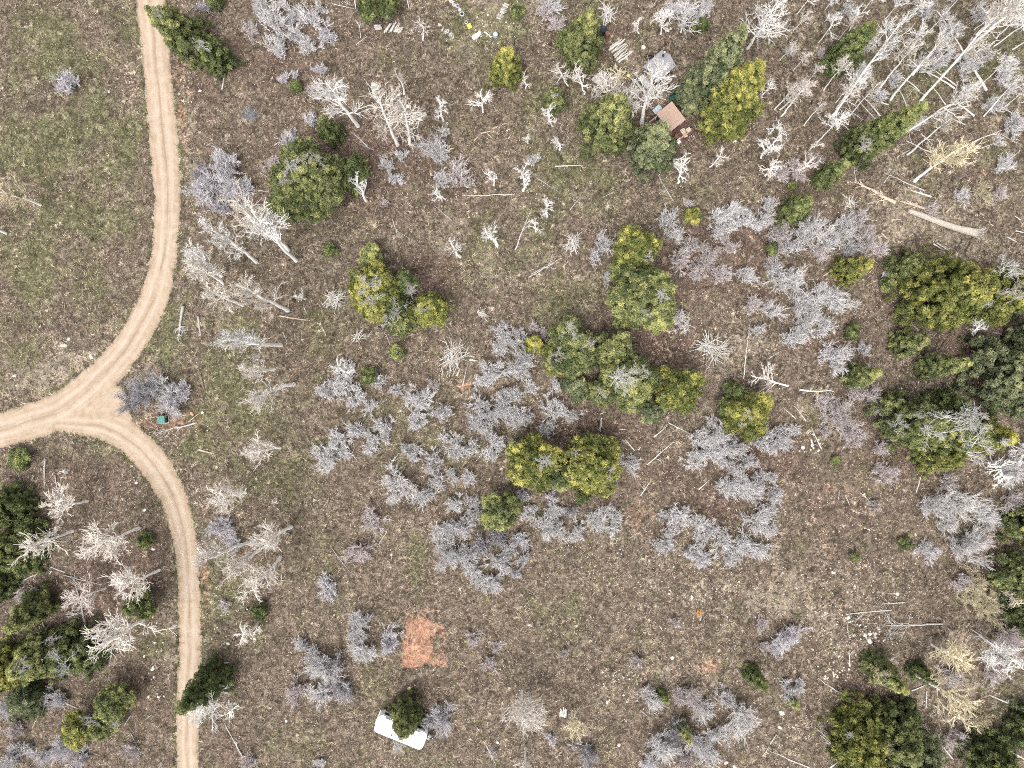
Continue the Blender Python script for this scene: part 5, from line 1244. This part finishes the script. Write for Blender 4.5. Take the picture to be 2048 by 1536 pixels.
# ------------------------------------------------------------------ boulders
ROCK = [(130, 691, 5.5, 't'), (138, 678, 3.5, 't'), (123, 691, 3.5, 't'), (183, 713, 5, 'w'), (30, 751, 4.5, 't'), (383, 827, 5, 'o'), (405, 825, 3, 'w'), (630, 447, 6.5, 'b'), (305, 1337, 5, 'w'), (456, 1287, 4, 'w'), (288, 1313, 3, 'w'), (318, 1393, 3, 'w'), (1287, 94, 5, 'c'), (1469, 282, 4, 'w'), (1267, 263, 3.5, 'c'), (1255, 295, 4, 'c'), (1738, 1281, 5, 'w'), (1730, 1271, 3.5, 'w'), (1739, 1268, 3.5, 'w'), (1696, 1235, 4, 'w'), (1559, 1454, 5, 'c'), (819, 1376, 4, 'c'), (1345, 1316, 4, 'w'), (1383, 1194, 4, 'w'), (1058, 1250, 3, 'w'), (1214, 1405, 3.5, 'w'), (1563, 1425, 6, 'c'), (1238, 1490, 4, 'p'), (1452, 1525, 5, 'p'), (1470, 1534, 5, 'w'), (1877, 787, 3.5, 'w'), (1865, 797, 3, 'w'), (1605, 895, 4, 'w'), (1667, 1145, 4, 'w'), (1624, 890, 4, 'w'), (307, 1098, 4, 'w'), (290, 1020, 3.5, 'w'), (273, 966, 3, 'w'), (217, 183, 2.6, 'w'), (401, 183, 3.2, 'w'), (573, 1442, 3, 'w'), (995, 1485, 3.5, 'w'), (1795, 1188, 4, 't'), (1015, 130, 3.5, 'c'), (880, 50, 4.5, 'p')]
RCOL = {'t': (0.60, 0.52, 0.42), 'w': (0.66, 0.64, 0.60), 'o': (0.50, 0.28, 0.17), 'b': (0.27, 0.22, 0.18), 'c': (0.62, 0.55, 0.45), 'p': (0.6, 0.46, 0.4)}
RNM = {'t': 'tan', 'w': 'white', 'o': 'orange', 'b': 'brown', 'c': 'cream', 'p': 'pinkish'}
for i, (x, y, r_px, c) in enumerate(ROCK):
    o = obj('boulder', ROCKS[i % 5], None, None, RCOL[c]); p = W(x, y); s = r_px / PPM
    o.location = (p[0], p[1], gz(p[0], p[1]) + s * .12); o.scale = (s, s, s * .9); o.rotation_euler = (0, 0, i * 1.7)
    later(o, f"{'small ' if r_px < 4 else ''}{RNM[c]} rock on the ground", 'rock', 'lone rocks', x, y)
# tufts of dead weeds that stand out
def orange_bush():
    p = W(1397, 1224); rg = np.random.default_rng(5); z = gz(p[0], p[1])
    C = np.concatenate([rg.normal(0, .16, (16, 2)) * [1, 1.3], rg.uniform(.1, .35, (16, 1))], 1)
    me = clumps_to_mesh(rg, C, np.tile([0, 0, 1.], (16, 1)), np.full(16, .16), 30, np.full(16, .5), 'dead_bush')
    o = obj('dead_bush', me, M['twig'], None, (0.52, 0.27, 0.09)); o.location = (p[0], p[1], z)
    tag(o, 'tiny orange-brown dead bush alone on the open stony slope', 'bush')
orange_bush()

# ------------------------------------------------------------------ camper trailer
def camper():
    c = W(801, 1465, 2.4); z = gz(c[0], c[1])
    root = empty('camper_trailer', (c[0], c[1], z))
    root.rotation_euler = (0, 0, R_(-22.3))
    L, Wd, H0, H1 = 6.35, 2.22, 0.50, 2.55
    # body: rounded plan, stepped upward and rolled over to the roof
    def plan(ins, k=7):
        pts = []; a, b = L / 2 - ins, Wd / 2 - ins; rc = max(.12, 0.52 - ins * .42)
        for cx, cy, a0 in ((a - rc, b - rc, 0), (-a + rc, b - rc, 90), (-a + rc, -b + rc, 180), (a - rc, -b + rc, 270)):
            for i in range(k): an = R_(a0 + 90 * i / (k - 1)); pts.append((cx + rc * math.cos(an), cy + rc * math.sin(an)))
        return pts
    prof = [(H0, .10), (H0 + .12, .02), (1.0, 0), (1.9, 0.0), (2.16, .03), (2.32, .10), (2.43, .21), (2.50, .36), (2.545, .60), (2.56, .95)]
    V = []; F = []
    for zz, ins in prof: V += [(x, y, zz) for x, y in plan(ins)]
    n = 28
    for i in range(len(prof) - 1):
        for j in range(n): F.append((i * n + j, i * n + (j + 1) % n, (i + 1) * n + (j + 1) % n, (i + 1) * n + j))
    F.append(tuple(range(n))[::-1]); F.append(tuple(range((len(prof) - 1) * n, len(prof) * n)))
    body = obj('body', mesh_py('body', V, F, True), M['white_paint'], root)
    # aluminium drip rail all round the shoulder
    V = []; F = []
    for ins, zz in ((-.025, 2.20), (-.025, 2.25), (.055, 2.265), (.05, 2.20)): V += [(x, y, zz) for x, y in plan(ins)]
    for i in range(4):
        for j in range(n): F.append((i * n + j, i * n + (j + 1) % n, ((i + 1) % 4) * n + (j + 1) % n, ((i + 1) % 4) * n + j))
    obj('drip_rail', mesh_py('drip_rail', V, F, True), M['aluminium'], root)
    MB().box((-2.05, Wd / 2 - .22, 2.44), (.62, .26, .10)).build('roof_window', M['dark_glass'], root).rotation_euler = (R_(0), 0, 0)
    MB().box((1.95, Wd / 2 - .22, 2.44), (.50, .24, .10)).build('roof_window', M['dark_glass'], root)
    for x in (-2.2, -.6, 1.0, 2.2):
        w = MB().box((x, Wd / 2 + .004, 1.62), (.86, .03, .52)).build('window', M['dark_glass'], root)
        f = MB(); f.box((x, Wd / 2 + .012, 1.90), (.94, .03, .04)); f.box((x, Wd / 2 + .012, 1.34), (.94, .03, .04)); f.box((x - .45, Wd / 2 + .012, 1.62), (.04, .03, .52)); f.box((x + .45, Wd / 2 + .012, 1.62), (.04, .03, .52)); f.build('frame', M['aluminium'], w)
    MB().box((L / 2 + .004, 0, 1.65), (.03, 1.3, .55)).build('window', M['dark_glass'], root)
    d = MB().box((.15, Wd / 2 + .012, 1.30), (.62, .035, 1.5)).build('door', M['white_trim'], root); MB().box((.38, Wd / 2 + .045, 1.3), (.05, .04, .14)).build('handle', M['black'], d)
    MB().tube([(-3.0, Wd / 2 + .07, 2.13), (-1.5, Wd / 2 + .07, 2.13)], .07, 8).build('awning', M['grey_plastic'], root)
    MB().lathe((-.9, -.55, 2.55), [(.06, 0), (.06, .14), (.08, .15), (.08, .19)], 10).build('roof_vent', M['black'], root)
    MB().box((.55, 0, 2.66), (.95, .62, .22), 0, .14).build('air_conditioner', M['white_trim'], root)
    MB().box((2.3, .1, 2.585), (.4, .4, .06), 0, .05).build('roof_hatch', M['white_trim'], root)
    MB().box((-L / 2 - .07, -.1, .62), (.10, 1.9, .16), 0, .03).build('bumper', M['white_trim'], root)
    for y in (-1, 1):
        for x in (-.45, .35):
            w = MB(); w.tube([(x, y * .98, .33), (x, y * 1.12, .33)], [.33, .33], 20); wh = w.build('wheel', M['black'], root)
            MB().tube([(x, y * 1.11, .33), (x, y * 1.135, .33)], [.19, .17], 14).build('rim', M['steel'], wh)
    t = MB(); t.tube([(L / 2 - .3, .75, .5), (L / 2 + .95, .05, .46)], .05, 6); t.tube([(L / 2 - .3, -.75, .5), (L / 2 + .95, -.05, .46)], .05, 6); t.box((L / 2 + 1.05, 0, .48), (.34, .14, .12), 0, .03); t.build('tow_hitch', M['black'], root)
    MB().tube([(L / 2 + .85, .0, .0), (L / 2 + .85, 0, .8)], .04, 8).build('jack', M['steel'], root)
    for y in (-.17, .17):
        g = MB().lathe((L / 2 + .36, y, .52), [(.10, 0), (.15, .06), (.155, .36), (.12, .45), (.05, .48)], 14).build('gas_bottle', M['white_trim'], root, True)
        MB().lathe((L / 2 + .36, y, 1.0), [(.05, 0), (.06, .09)], 8).build('valve', M['black'], g)
    tag(root, 'white camper trailer parked under a conifer near the bottom edge', 'trailer')
camper()

# ------------------------------------------------------------------ green utility box
def utility_box():
    p = W(330, 839); z = gz(p[0], p[1]); root = empty('utility_box', (p[0], p[1], z)); root.rotation_euler = (0, 0, R_(4))
    MB().box((0, 0, .05), (1.05, 1.0, .10)).build('base_pad', M['greyplank'], root)
    b = MB(); x0, x1, y = -.42, .42, .40
    b.add([(x0, -y, .1), (x1, -y, .1), (x1, y, .1), (x0, y, .1), (x0, -y, .95), (x1, -y, .82), (x1, y, .82), (x0, y, .95)], [(3, 2, 1, 0), (4, 5, 6, 7), (0, 1, 5, 4), (1, 2, 6, 5), (2, 3, 7, 6), (3, 0, 4, 7)])
    b.build('cabinet', M['green_cloth'], root)
    l = MB(); l.add([(-.47, -.45, .955), (.36, -.45, .835), (.36, .45, .835), (-.47, .45, .955), (-.47, -.45, 1.0), (.36, -.45, .88), (.36, .45, .88), (-.47, .45, 1.0)], [(3, 2, 1, 0), (4, 5, 6, 7), (0, 1, 5, 4), (1, 2, 6, 5), (2, 3, 7, 6), (3, 0, 4, 7)])
    l.build('lid', M['green_box'], root)
    MB().box((.435, 0, .46), (.03, .74, .66)).build('door', M['black'], root)  # black panel: the shade of the box's right face put into its colour
    MB().box((.46, .25, .5), (.03, .04, .16)).build('handle', M['steel'], root)
    tag(root, 'green metal utility box on bare soil beside the road fork', 'utility box')
utility_box()

# ------------------------------------------------------------------ cabin, deck and shed
def cabin():
    c = W(1342.5, 232.5, 2.4); z = gz(c[0], c[1])
    root = empty('cabin', (c[0], c[1], z)); root.rotation_euler = (0, 0, R_(-51.5))
    # local x runs along the roof edge top->right, local y along right->top of the picture
    Lx, Ly, Hh = 2.40, 2.05, 2.30
    w = MB()
    w.box((0, -Ly / 2, .45 + Hh / 2 - .2), (Lx, .08, Hh - .4)); w.box((0, Ly / 2, .45 + Hh / 2 - .2), (Lx, .08, Hh - .4))
    w.box((-Lx / 2, 0, .45 + Hh / 2 - .2), (.08, Ly - .08, Hh - .4)); w.box((Lx / 2, 0, .45 + Hh / 2 - .2), (.08, Ly - .08, Hh - .4))
    wo_ = w.build('wall', M['wall_dark'], root)
    for x in (-1, 1):
        for y in (-1, 1): MB().box((x * (Lx / 2 + .012), y * (Ly / 2 + .012), .45 + (Hh - .4) / 2), (.10, .10, Hh - .4)).build('corner_trim', M['white_trim'], root)
    def slab(name, zt, th, ox, oy, mat, par):
        hi = lambda x: Hh + .10 + zt - .05 * x
        a, b = Lx / 2 + ox, Ly / 2 + oy
        m = MB(); m.add([(-a, -b, hi(-a) - th), (a, -b, hi(a) - th), (a, b, hi(a) - th), (-a, b, hi(-a) - th), (-a, -b, hi(-a)), (a, -b, hi(a)), (a, b, hi(a)), (-a, b, hi(-a))], [(3, 2, 1, 0), (4, 5, 6, 7), (0, 1, 5, 4), (1, 2, 6, 5), (2, 3, 7, 6), (3, 0, 4, 7)])
        return m.build(name, mat, par)
    slab('roof_deck', 0.0, .12, .16, .16, M['wall_brown'], root)
    rf = slab('roof', .03, .03, .19, .19, M['roof_felt'], root)
    for k in range(3): slab_x = -1.0 + k; MB().box((slab_x * .9, 0, Hh + .143 - .05 * slab_x * .9), (.02, Ly + .36, .012)).build('seam', M['roof_felt'], rf)
    d = MB().box((-.3, -Ly / 2 - .05, 1.25), (.75, .04, 1.65)).build('door', M['white_trim'], root); MB().box((-.02, -Ly / 2 - .09, 1.25), (.05, .05, .1)).build('handle', M['steel'], d)
    for (x, y, rz) in ((.75, -Ly / 2 - .05, 0), (-Lx / 2 - .05, .1, 90)):
        wi = MB().box((x, y, 1.5), (.55, .03, .6), R_(rz)).build('window', M['dark_glass'], root)
        MB().box((x, y, 1.18), (.62, .06, .04), R_(rz)).build('sill', M['white_trim'], wi)
    tag(root, 'small dark-walled cabin with flat brown roof in the upper clearing', 'cabin')
    # deck around it, planks one by one
    cd = W(1338, 256, 0.45)
    dk = empty('deck', (cd[0], cd[1], z)); dk.rotation_euler = (0, 0, R_(-51.5))
    D = 4.1
    for i in range(24):
        MB().box((-D / 2 + (i + .5) * D / 24, 0, .40), (D / 24 - .018, D, .05)).build('plank', M['deck'], dk)
    fr = MB()
    for s in (-1, 1): fr.box((s * (D / 2 - .06), 0, .28), (.08, D, .18)); fr.box((0, s * (D / 2 - .06), .281), (D - .2, .08, .18))
    fr.build('frame', M['wall_brown'], dk)
    for x, y in ((-1.9, -1.9), (0, -1.9), (1.9, -1.9), (1.9, 0), (1.9, 1.9), (-1.9, 0), (-1.9, 1.9)):
        MB().box((x, y, .6), (.10, .10, 1.25)).build('post', M['rail'], dk)
    for (x, y, lx, ly) in ((0, -1.98, 4.0, .14), (1.98, -.3, .14, 3.2), (-1.98, -.6, .14, 2.8)):
        MB().box((x, y, 1.245), (lx, ly, .04)).build('rail', M['rail'], dk)
        MB().box((x, y, .80), (lx * (.98 if lx > 1 else .4), ly * (.98 if ly > 1 else .4), .07)).build('rail', M['rail'], dk)
    tag(dk, 'dark red plank deck with cedar rails around the small cabin', 'deck')
    def on_deck(name, px, py, h, dims, mat, lab, cat, rz=-51.5, extra=None):
        p = W(px, py, h); o = empty(name, (p[0], p[1], z + .425)); o.rotation_euler = (0, 0, R_(rz))
        extra(o, dims, mat); tag(o, lab, cat)
    def lounger(o, d, mat):
        for i in range(7): MB().box((-d[0] / 2 + (i + .5) * d[0] / 7, 0, .34 + .03 * (i > 4)), (d[0] / 7 - .03, d[1] * (1 - .05 * i), .03)).build('slat', mat, o)
        for sx in (-1, 1):
            for sy in (-1, 1): MB().box((sx * d[0] * .42, sy * d[1] * .30, .16), (.06, .06, .32)).build('leg', mat, o)
    def crate(o, d, mat):
        for s in (-1, 1): MB().box((0, s * d[1] / 2, .2), (d[0], .03, .4)).build('side', mat, o); MB().box((s * d[0] / 2, 0, .2), (.03, d[1] - .05, .4)).build('side', mat, o)
        for i in range(3): MB().box((0, (i - 1) * d[1] / 3, .415), (d[0], d[1] / 3 - .02, .03)).build('slat', mat, o)
    def chair(o, d, mat):
        MB().box((0, 0, .42), (d[0], d[1], .05), 0, .04).build('seat', mat, o); MB().box((0, d[1] / 2, .70), (d[0], .05, .5)).build('backrest', mat, o)
        for sx in (-1, 1):
            for sy in (-1, 1): MB().box((sx * d[0] * .42, sy * d[1] * .42, .2), (.05, .05, .4)).build('leg', mat, o)
    on_deck('slatted_table', 1368, 266, .6, (1.15, .62), M['plank'], 'tan slatted low table on the deck below the cabin roof', 'table', -62, lounger)
    on_deck('wooden_crate', 1377, 260, .6, (.5, .55), M['plank'], 'tan wooden crate at the right corner of the deck', 'crate', -51, crate)
    on_deck('deck_chair', 1353, 274, .6, (.5, .5), M['rust'], 'dark red chair on the deck left of the slatted table', 'chair', -20, chair)
    on_deck('deck_chair', 1357, 284, .6, (.45, .45), M['white_trim'], 'pale chair at the bottom corner of the deck', 'chair', 40, chair)
    on_deck('wooden_crate', 1305, 252, .6, (.5, .4), M['slab'], 'pale box at the left corner of the deck by conifer', 'crate', 20, crate)
cabin()

def shed():
    c = W(1320, 130, 2.2); z = gz(c[0], c[1])
    root = empty('metal_roof_shed', (c[0], c[1], z)); root.rotation_euler = (0, 0, R_(-138))     # local x runs down-left along the ridge
    Lx, Wy, He, Hr = 2.9, 2.3, 1.85, 2.45
    w = MB()
    for s in (-1, 1): w.box((0, s * (Wy / 2 - .04), He / 2), (Lx, .08, He))
    for s in (-1, 1):
        x = s * (Lx / 2 - .04)
        w.add([(x - .04, -Wy / 2 + .08, 0), (x - .04, Wy / 2 - .08, 0), (x - .04, Wy / 2 - .08, He), (x - .04, 0, Hr - .05), (x - .04, -Wy / 2 + .08, He), (x + .04, -Wy / 2 + .08, 0), (x + .04, Wy / 2 - .08, 0), (x + .04, Wy / 2 - .08, He), (x + .04, 0, Hr - .05), (x + .04, -Wy / 2 + .08, He)],
              [(4, 3, 2, 1, 0), (5, 6, 7, 8, 9), (0, 1, 6, 5), (1, 2, 7, 6), (2, 3, 8, 7), (3, 4, 9, 8), (4, 0, 5, 9)])
    w.build('wall', M['wall_brown'], root)
    for s in (-1, 1):
        n = 13; V = []; F = []; e = Wy / 2 + .16; x0 = -Lx / 2 - .14; x1 = Lx / 2 + .14
        st = []
        for i in range(n):                           # ribbed sheet: a raised rib every 24 cm
            xa = x0 + (x1 - x0) * i / n; xb = x0 + (x1 - x0) * (i + 1) / n; q = (xb - xa)
            st += [(xa, 0), (xa + q * .70, 0), (xa + q * .76, .035), (xa + q * .94, .035)]
        st.append((x1, 0))
        for x, dz in st: V += [(x, 0.03 * s, Hr + .04 + dz), (x, s * e, He - .06 + dz), (x, 0.03 * s, Hr + .02), (x, s * e, He - .08)]
        for i in range(len(st) - 1):
            a = i * 4; b = a + 4
            F += [(a, b, b + 1, a + 1), (a + 2, a + 3, b + 3, b + 2), (a + 1, b + 1, b + 3, a + 3), (a, a + 2, b + 2, b)]
        F += [(0, 1, 3, 2), tuple(len(V) - 4 + i for i in (0, 2, 3, 1))]
        obj('roof_panel', mesh_py('roof_panel', V, F), M['roof_metal'], root)
    MB().add([(-Lx / 2 - .16, -.16, Hr - .005), (Lx / 2 + .16, -.16, Hr - .005), (Lx / 2 + .16, 0, Hr + .10), (-Lx / 2 - .16, 0, Hr + .10), (-Lx / 2 - .16, .16, Hr - .005), (Lx / 2 + .16, .16, Hr - .005)], [(0, 1, 2, 3), (3, 2, 5, 4), (0, 3, 4), (1, 5, 2), (0, 4, 5, 1)]).build('ridge_cap', M['steel'], root)
    MB().lathe((-.95, -.55, 2.1), [(.09, 0), (.09, .35), (.15, .36), (.15, .43), (.05, .5)], 12).build('flue', M['black'], root)
    MB().lathe((-1.42, -.75, 1.95), [(.05, 0), (.05, .4), (.08, .41), (.08, .46)], 10).build('vent_pipe', M['white_trim'], root)
    d = MB().box((Lx / 2 + .02, 0, .9), (.05, .8, 1.65)).build('door', M['plank'], root); MB().box((Lx / 2 + .06, .3, .9), (.05, .05, .12)).build('handle', M['black'], d)
    tag(root, 'small shed with grey ribbed metal gable roof half hidden by aspens', 'shed')
shed()

def put(name, px, py, rz=0):
    p = W(px, py); o = empty(name, (p[0], p[1], gz(p[0], p[1]))); o.rotation_euler = (0, 0, R_(rz)); return o

def barrel(px, py, r, h, mat, lidmat, lab):
    o = put('barrel', px, py)
    MB().lathe((0, 0, 0), [(r * .94, 0), (r, .03), (r * .97, .08), (r * .97, h * .33), (r * 1.03, h * .35), (r * .97, h * .38), (r * .97, h * .66), (r * 1.03, h * .68), (r * .97, h * .71), (r * .97, h - .04), (r, h), (r * .93, h), (r * .92, h - .03)], 22).build('drum', mat, o, True)
    MB().lathe((r * .5, 0, h - .03), [(.05, 0), (.05, .035)], 8).build('bung', lidmat, o)
    tag(o, lab, 'barrel')
barrel(1205, 64, .42, .95, M['navy'], M['black'], 'large black barrel right of the top conifer')
barrel(1214, 73, .31, .85, M['rust'], M['steel'], 'rusty red barrel touching the large black barrel')

def misc():
    # grey sheets left of the cabin roof
    for i, (x, y) in enumerate(((1311, 223), (1316, 218))):
        o = MB().box((0, 0, .35), (.62, .72, .03)).build('metal_sheet', M['foil'], None); p = W(x, y); o.location = (p[0], p[1], gz(p[0], p[1])); o.rotation_euler = (0, 0, R_(-51))
        tag(o, ('lower' if i == 0 else 'upper') + ' of two pale blue sheets left of the cabin roof', 'sheet')
    # green camp bench
    o = put('green_bench', 1346, 196, 35)
    MB().box((0, 0, .50), (1.25, .5, .05)).build('seat', M['green_cloth'], o); MB().box((0, .28, .82), (1.25, .05, .55)).build('backrest', M['green_cloth'], o)
    for sx in (-1, 1):
        for sy in (-1, 1): MB().box((sx * .55, sy * .2, .24), (.05, .05, .48)).build('leg', M['steel'], o)
    tag(o, 'dark green bench above the top corner of the cabin roof', 'bench')
    o = put('sawhorse', 1357, 184, 60)
    MB().box((0, 0, .82), (1.1, .10, .09)).build('beam', M['white_trim'], o)
    for sx in (-1, 1):
        for sy in (-1, 1): MB().tube([(sx * .45, sy * .05, .8), (sx * .5, sy * .3, 0)], .04, 5).build('leg', M['white_trim'], o)
    tag(o, 'white sawhorse between the cabin and the dark conifers', 'sawhorse')
    o = put('fuel_can', 1353, 199, 20); MB().box((0, 0, .18), (.34, .22, .36), 0, .05).build('can', M['orange'], o); MB().tube([(.1, 0, .36), (.16, 0, .46)], .03, 6).build('spout', M['black'], o)
    tag(o, 'small orange can beside the green bench', 'can')
    # picnic table under the yellowish aspen, and one nearer the shed
    for (x, y, rz, lab) in ((1201, 163, 40, 'grey plank picnic table under the aspen left of the shed'), (1287, 168, -50, 'grey plank table under the aspen just below the shed')):
        o = put('picnic_table', x, y, rz)
        for i in range(5): MB().box((0, (i - 2) * .17, .74), (1.7, .155, .04)).build('plank', M['greyplank'], o)
        for s in (-1, 1):
            for i in range(2): MB().box((0, s * (.66 + i * .15), .44), (1.7, .135, .04)).build('bench_plank', M['greyplank'], o)
            MB().box((s * .6, 0, .40), (.06, 1.4, .08)).build('brace', M['greyplank'], o)
            for t in (-1, 1): MB().tube([(s * .6, t * .25, .72), (s * .6, t * .6, 0)], .04, 5).build('leg', M['greyplank'], o)
        tag(o, lab, 'table')
    o = put('bucket', 1256, 154); MB().lathe((0, 0, 0), [(.17, 0), (.22, .34), (.24, .35), (.21, .35), (.16, .05)], 16).build('pail', M['yellow'], o, True); MB().tube([(.22, 0, .33), (.12, .2, .4), (-.12, .2, .4), (-.22, 0, .33)], .012, 5).build('handle', M['steel'], o)
    tag(o, 'bright yellow bucket among the aspens left of the shed', 'bucket')
    # wheelbarrow at the shed's left side
    o = put('wheelbarrow', 1297, 120, 30)
    t = MB(); t.add([(-.45, -.32, .55), (.45, -.28, .55), (.45, .28, .55), (-.45, .32, .55), (-.28, -.2, .25), (.25, -.18, .25), (.25, .18, .25), (-.28, .2, .25)], [(4, 7, 6, 5), (0, 4, 5, 1), (1, 5, 6, 2), (2, 6, 7, 3), (3, 7, 4, 0)]); t.build('tray', M['black'], o)
    for s in (-1, 1): MB().tube([(.6, s * .08, .2), (-.4, s * .25, .38), (-.95, s * .28, .58)], .025, 6).build('handle', M['plank'], o); MB().tube([(-.25, s * .2, .35), (-.32, s * .2, 0)], .02, 5).build('leg', M['steel'], o)
    MB().tube([(.62, -.04, .2), (.62, .04, .2)], .2, 16).build('wheel', M['black'], o)
    tag(o, 'black wheelbarrow with wooden handles at the shed upper left side', 'wheelbarrow')
    # junk at the top edge
    for i, (x, y, r, lab) in enumerate(((915, 13, .27, 'old tyre nearest the top edge in the row of three'), (919.5, 20, .24, 'old tyre in the middle of the row of three'), (924, 28, .33, 'old tyre at the lower end of the row of three'), (932.5, 45, .22, 'small tyre lying beside the yellow board'))):
        o = put('tyre', x, y, i * 30)
        MB().lathe((0, 0, 0), [(r * .62, .02), (r * .85, 0), (r, .05), (r, .15), (r * .85, .2), (r * .62, .18), (r * .58, .14), (r * .58, .06), (r * .62, .02)][:9], 20).build('casing', M['grey_plastic'] if i < 3 else M['aluminium'], o, True)
        MB().lathe((0, 0, .05), [(r * .57, 0), (r * .57, .03)], 16).build('hub', M['black'] if i != 1 else M['white_trim'], o)
        tag(o, lab, 'tyre')
    o = put('yellow_board', 939, 54, -62)
    MB().box((0, 0, .30), (.62, .52, .04), 0, .03).build('panel', M['yellow'], o)
    for sx in (-1, 1): MB().box((sx * .26, 0, .14), (.04, .46, .28)).build('leg', M['steel'], o)
    tag(o, 'yellow rectangular board in the grass near the top edge', 'board')
    rg = np.random.default_rng(3); pts = [(-.62, -.30), (-.1, -.36), (.45, -.30), (.68, -.1), (.62, .26), (.2, .22), (-.1, .30), (-.6, .26), (-.7, 0)]
    m = MB(); n = len(pts); m.add([(x, y, -.05) for x, y in pts] + [(x, y, .10) for x, y in pts] + [(x * .93, y * .9, .14) for x, y in pts], [tuple(range(n))[::-1]] + [(i, (i + 1) % n, n + (i + 1) % n, n + i) for i in range(n)] + [(n + i, n + (i + 1) % n, 2 * n + (i + 1) % n, 2 * n + i) for i in range(n)] + [tuple(range(2 * n, 3 * n))])
    o = m.build('stone_slab', M['slab']); p = W(953, 70); o.location = (p[0], p[1], gz(p[0], p[1])); o.rotation_euler = (0, 0, R_(38)); tag(o, 'flat pinkish stone slab between yellow board and round tank', 'slab')
    o = put('water_tank', 991, 73); MB().lathe((0, 0, 0), [(.30, 0), (.32, .05), (.32, .62), (.30, .68), (.20, .74), (.10, .77)], 22).build('tank', M['foil'], o, True); MB().lathe((0, 0, .76), [(.08, 0), (.08, .06)], 12).build('cap', M['white_trim'], o)
    MB().lathe((0, 0, .2), [(.325, 0), (.335, .02), (.325, .04)], 22).build('hoop', M['steel'], o)
    tag(o, 'round pale tank in the grass near the top edge', 'tank')
    P = [W(x, y) for x, y in ((985, 73), (981, 74.5), (978, 70), (975, 69), (971, 65), (969, 64))]; o0 = P[0]
    o = MB().tube([(q[0] - o0[0], q[1] - o0[1], .08) for q in P], .075, 8).build('white_hose', M['white_trim'], None, True); o.location = (o0[0], o0[1], gz(o0[0], o0[1])); tag(o, 'short bent white hose left of the round tank', 'hose')
    # black bucket by the lower road
    o = put('pot', 494, 1219); MB().lathe((0, 0, 0), [(.14, 0), (.2, .28), (.22, .3), (.19, .3), (.13, .04)], 16).build('pail', M['black'], o, True); MB().lathe((0, 0, .04), [(.12, 0), (.13, .03)], 12).build('lid', M['white_trim'], o)
    tag(o, 'small black pot beside a little conifer right of the road', 'pot')
misc()

write_labels()
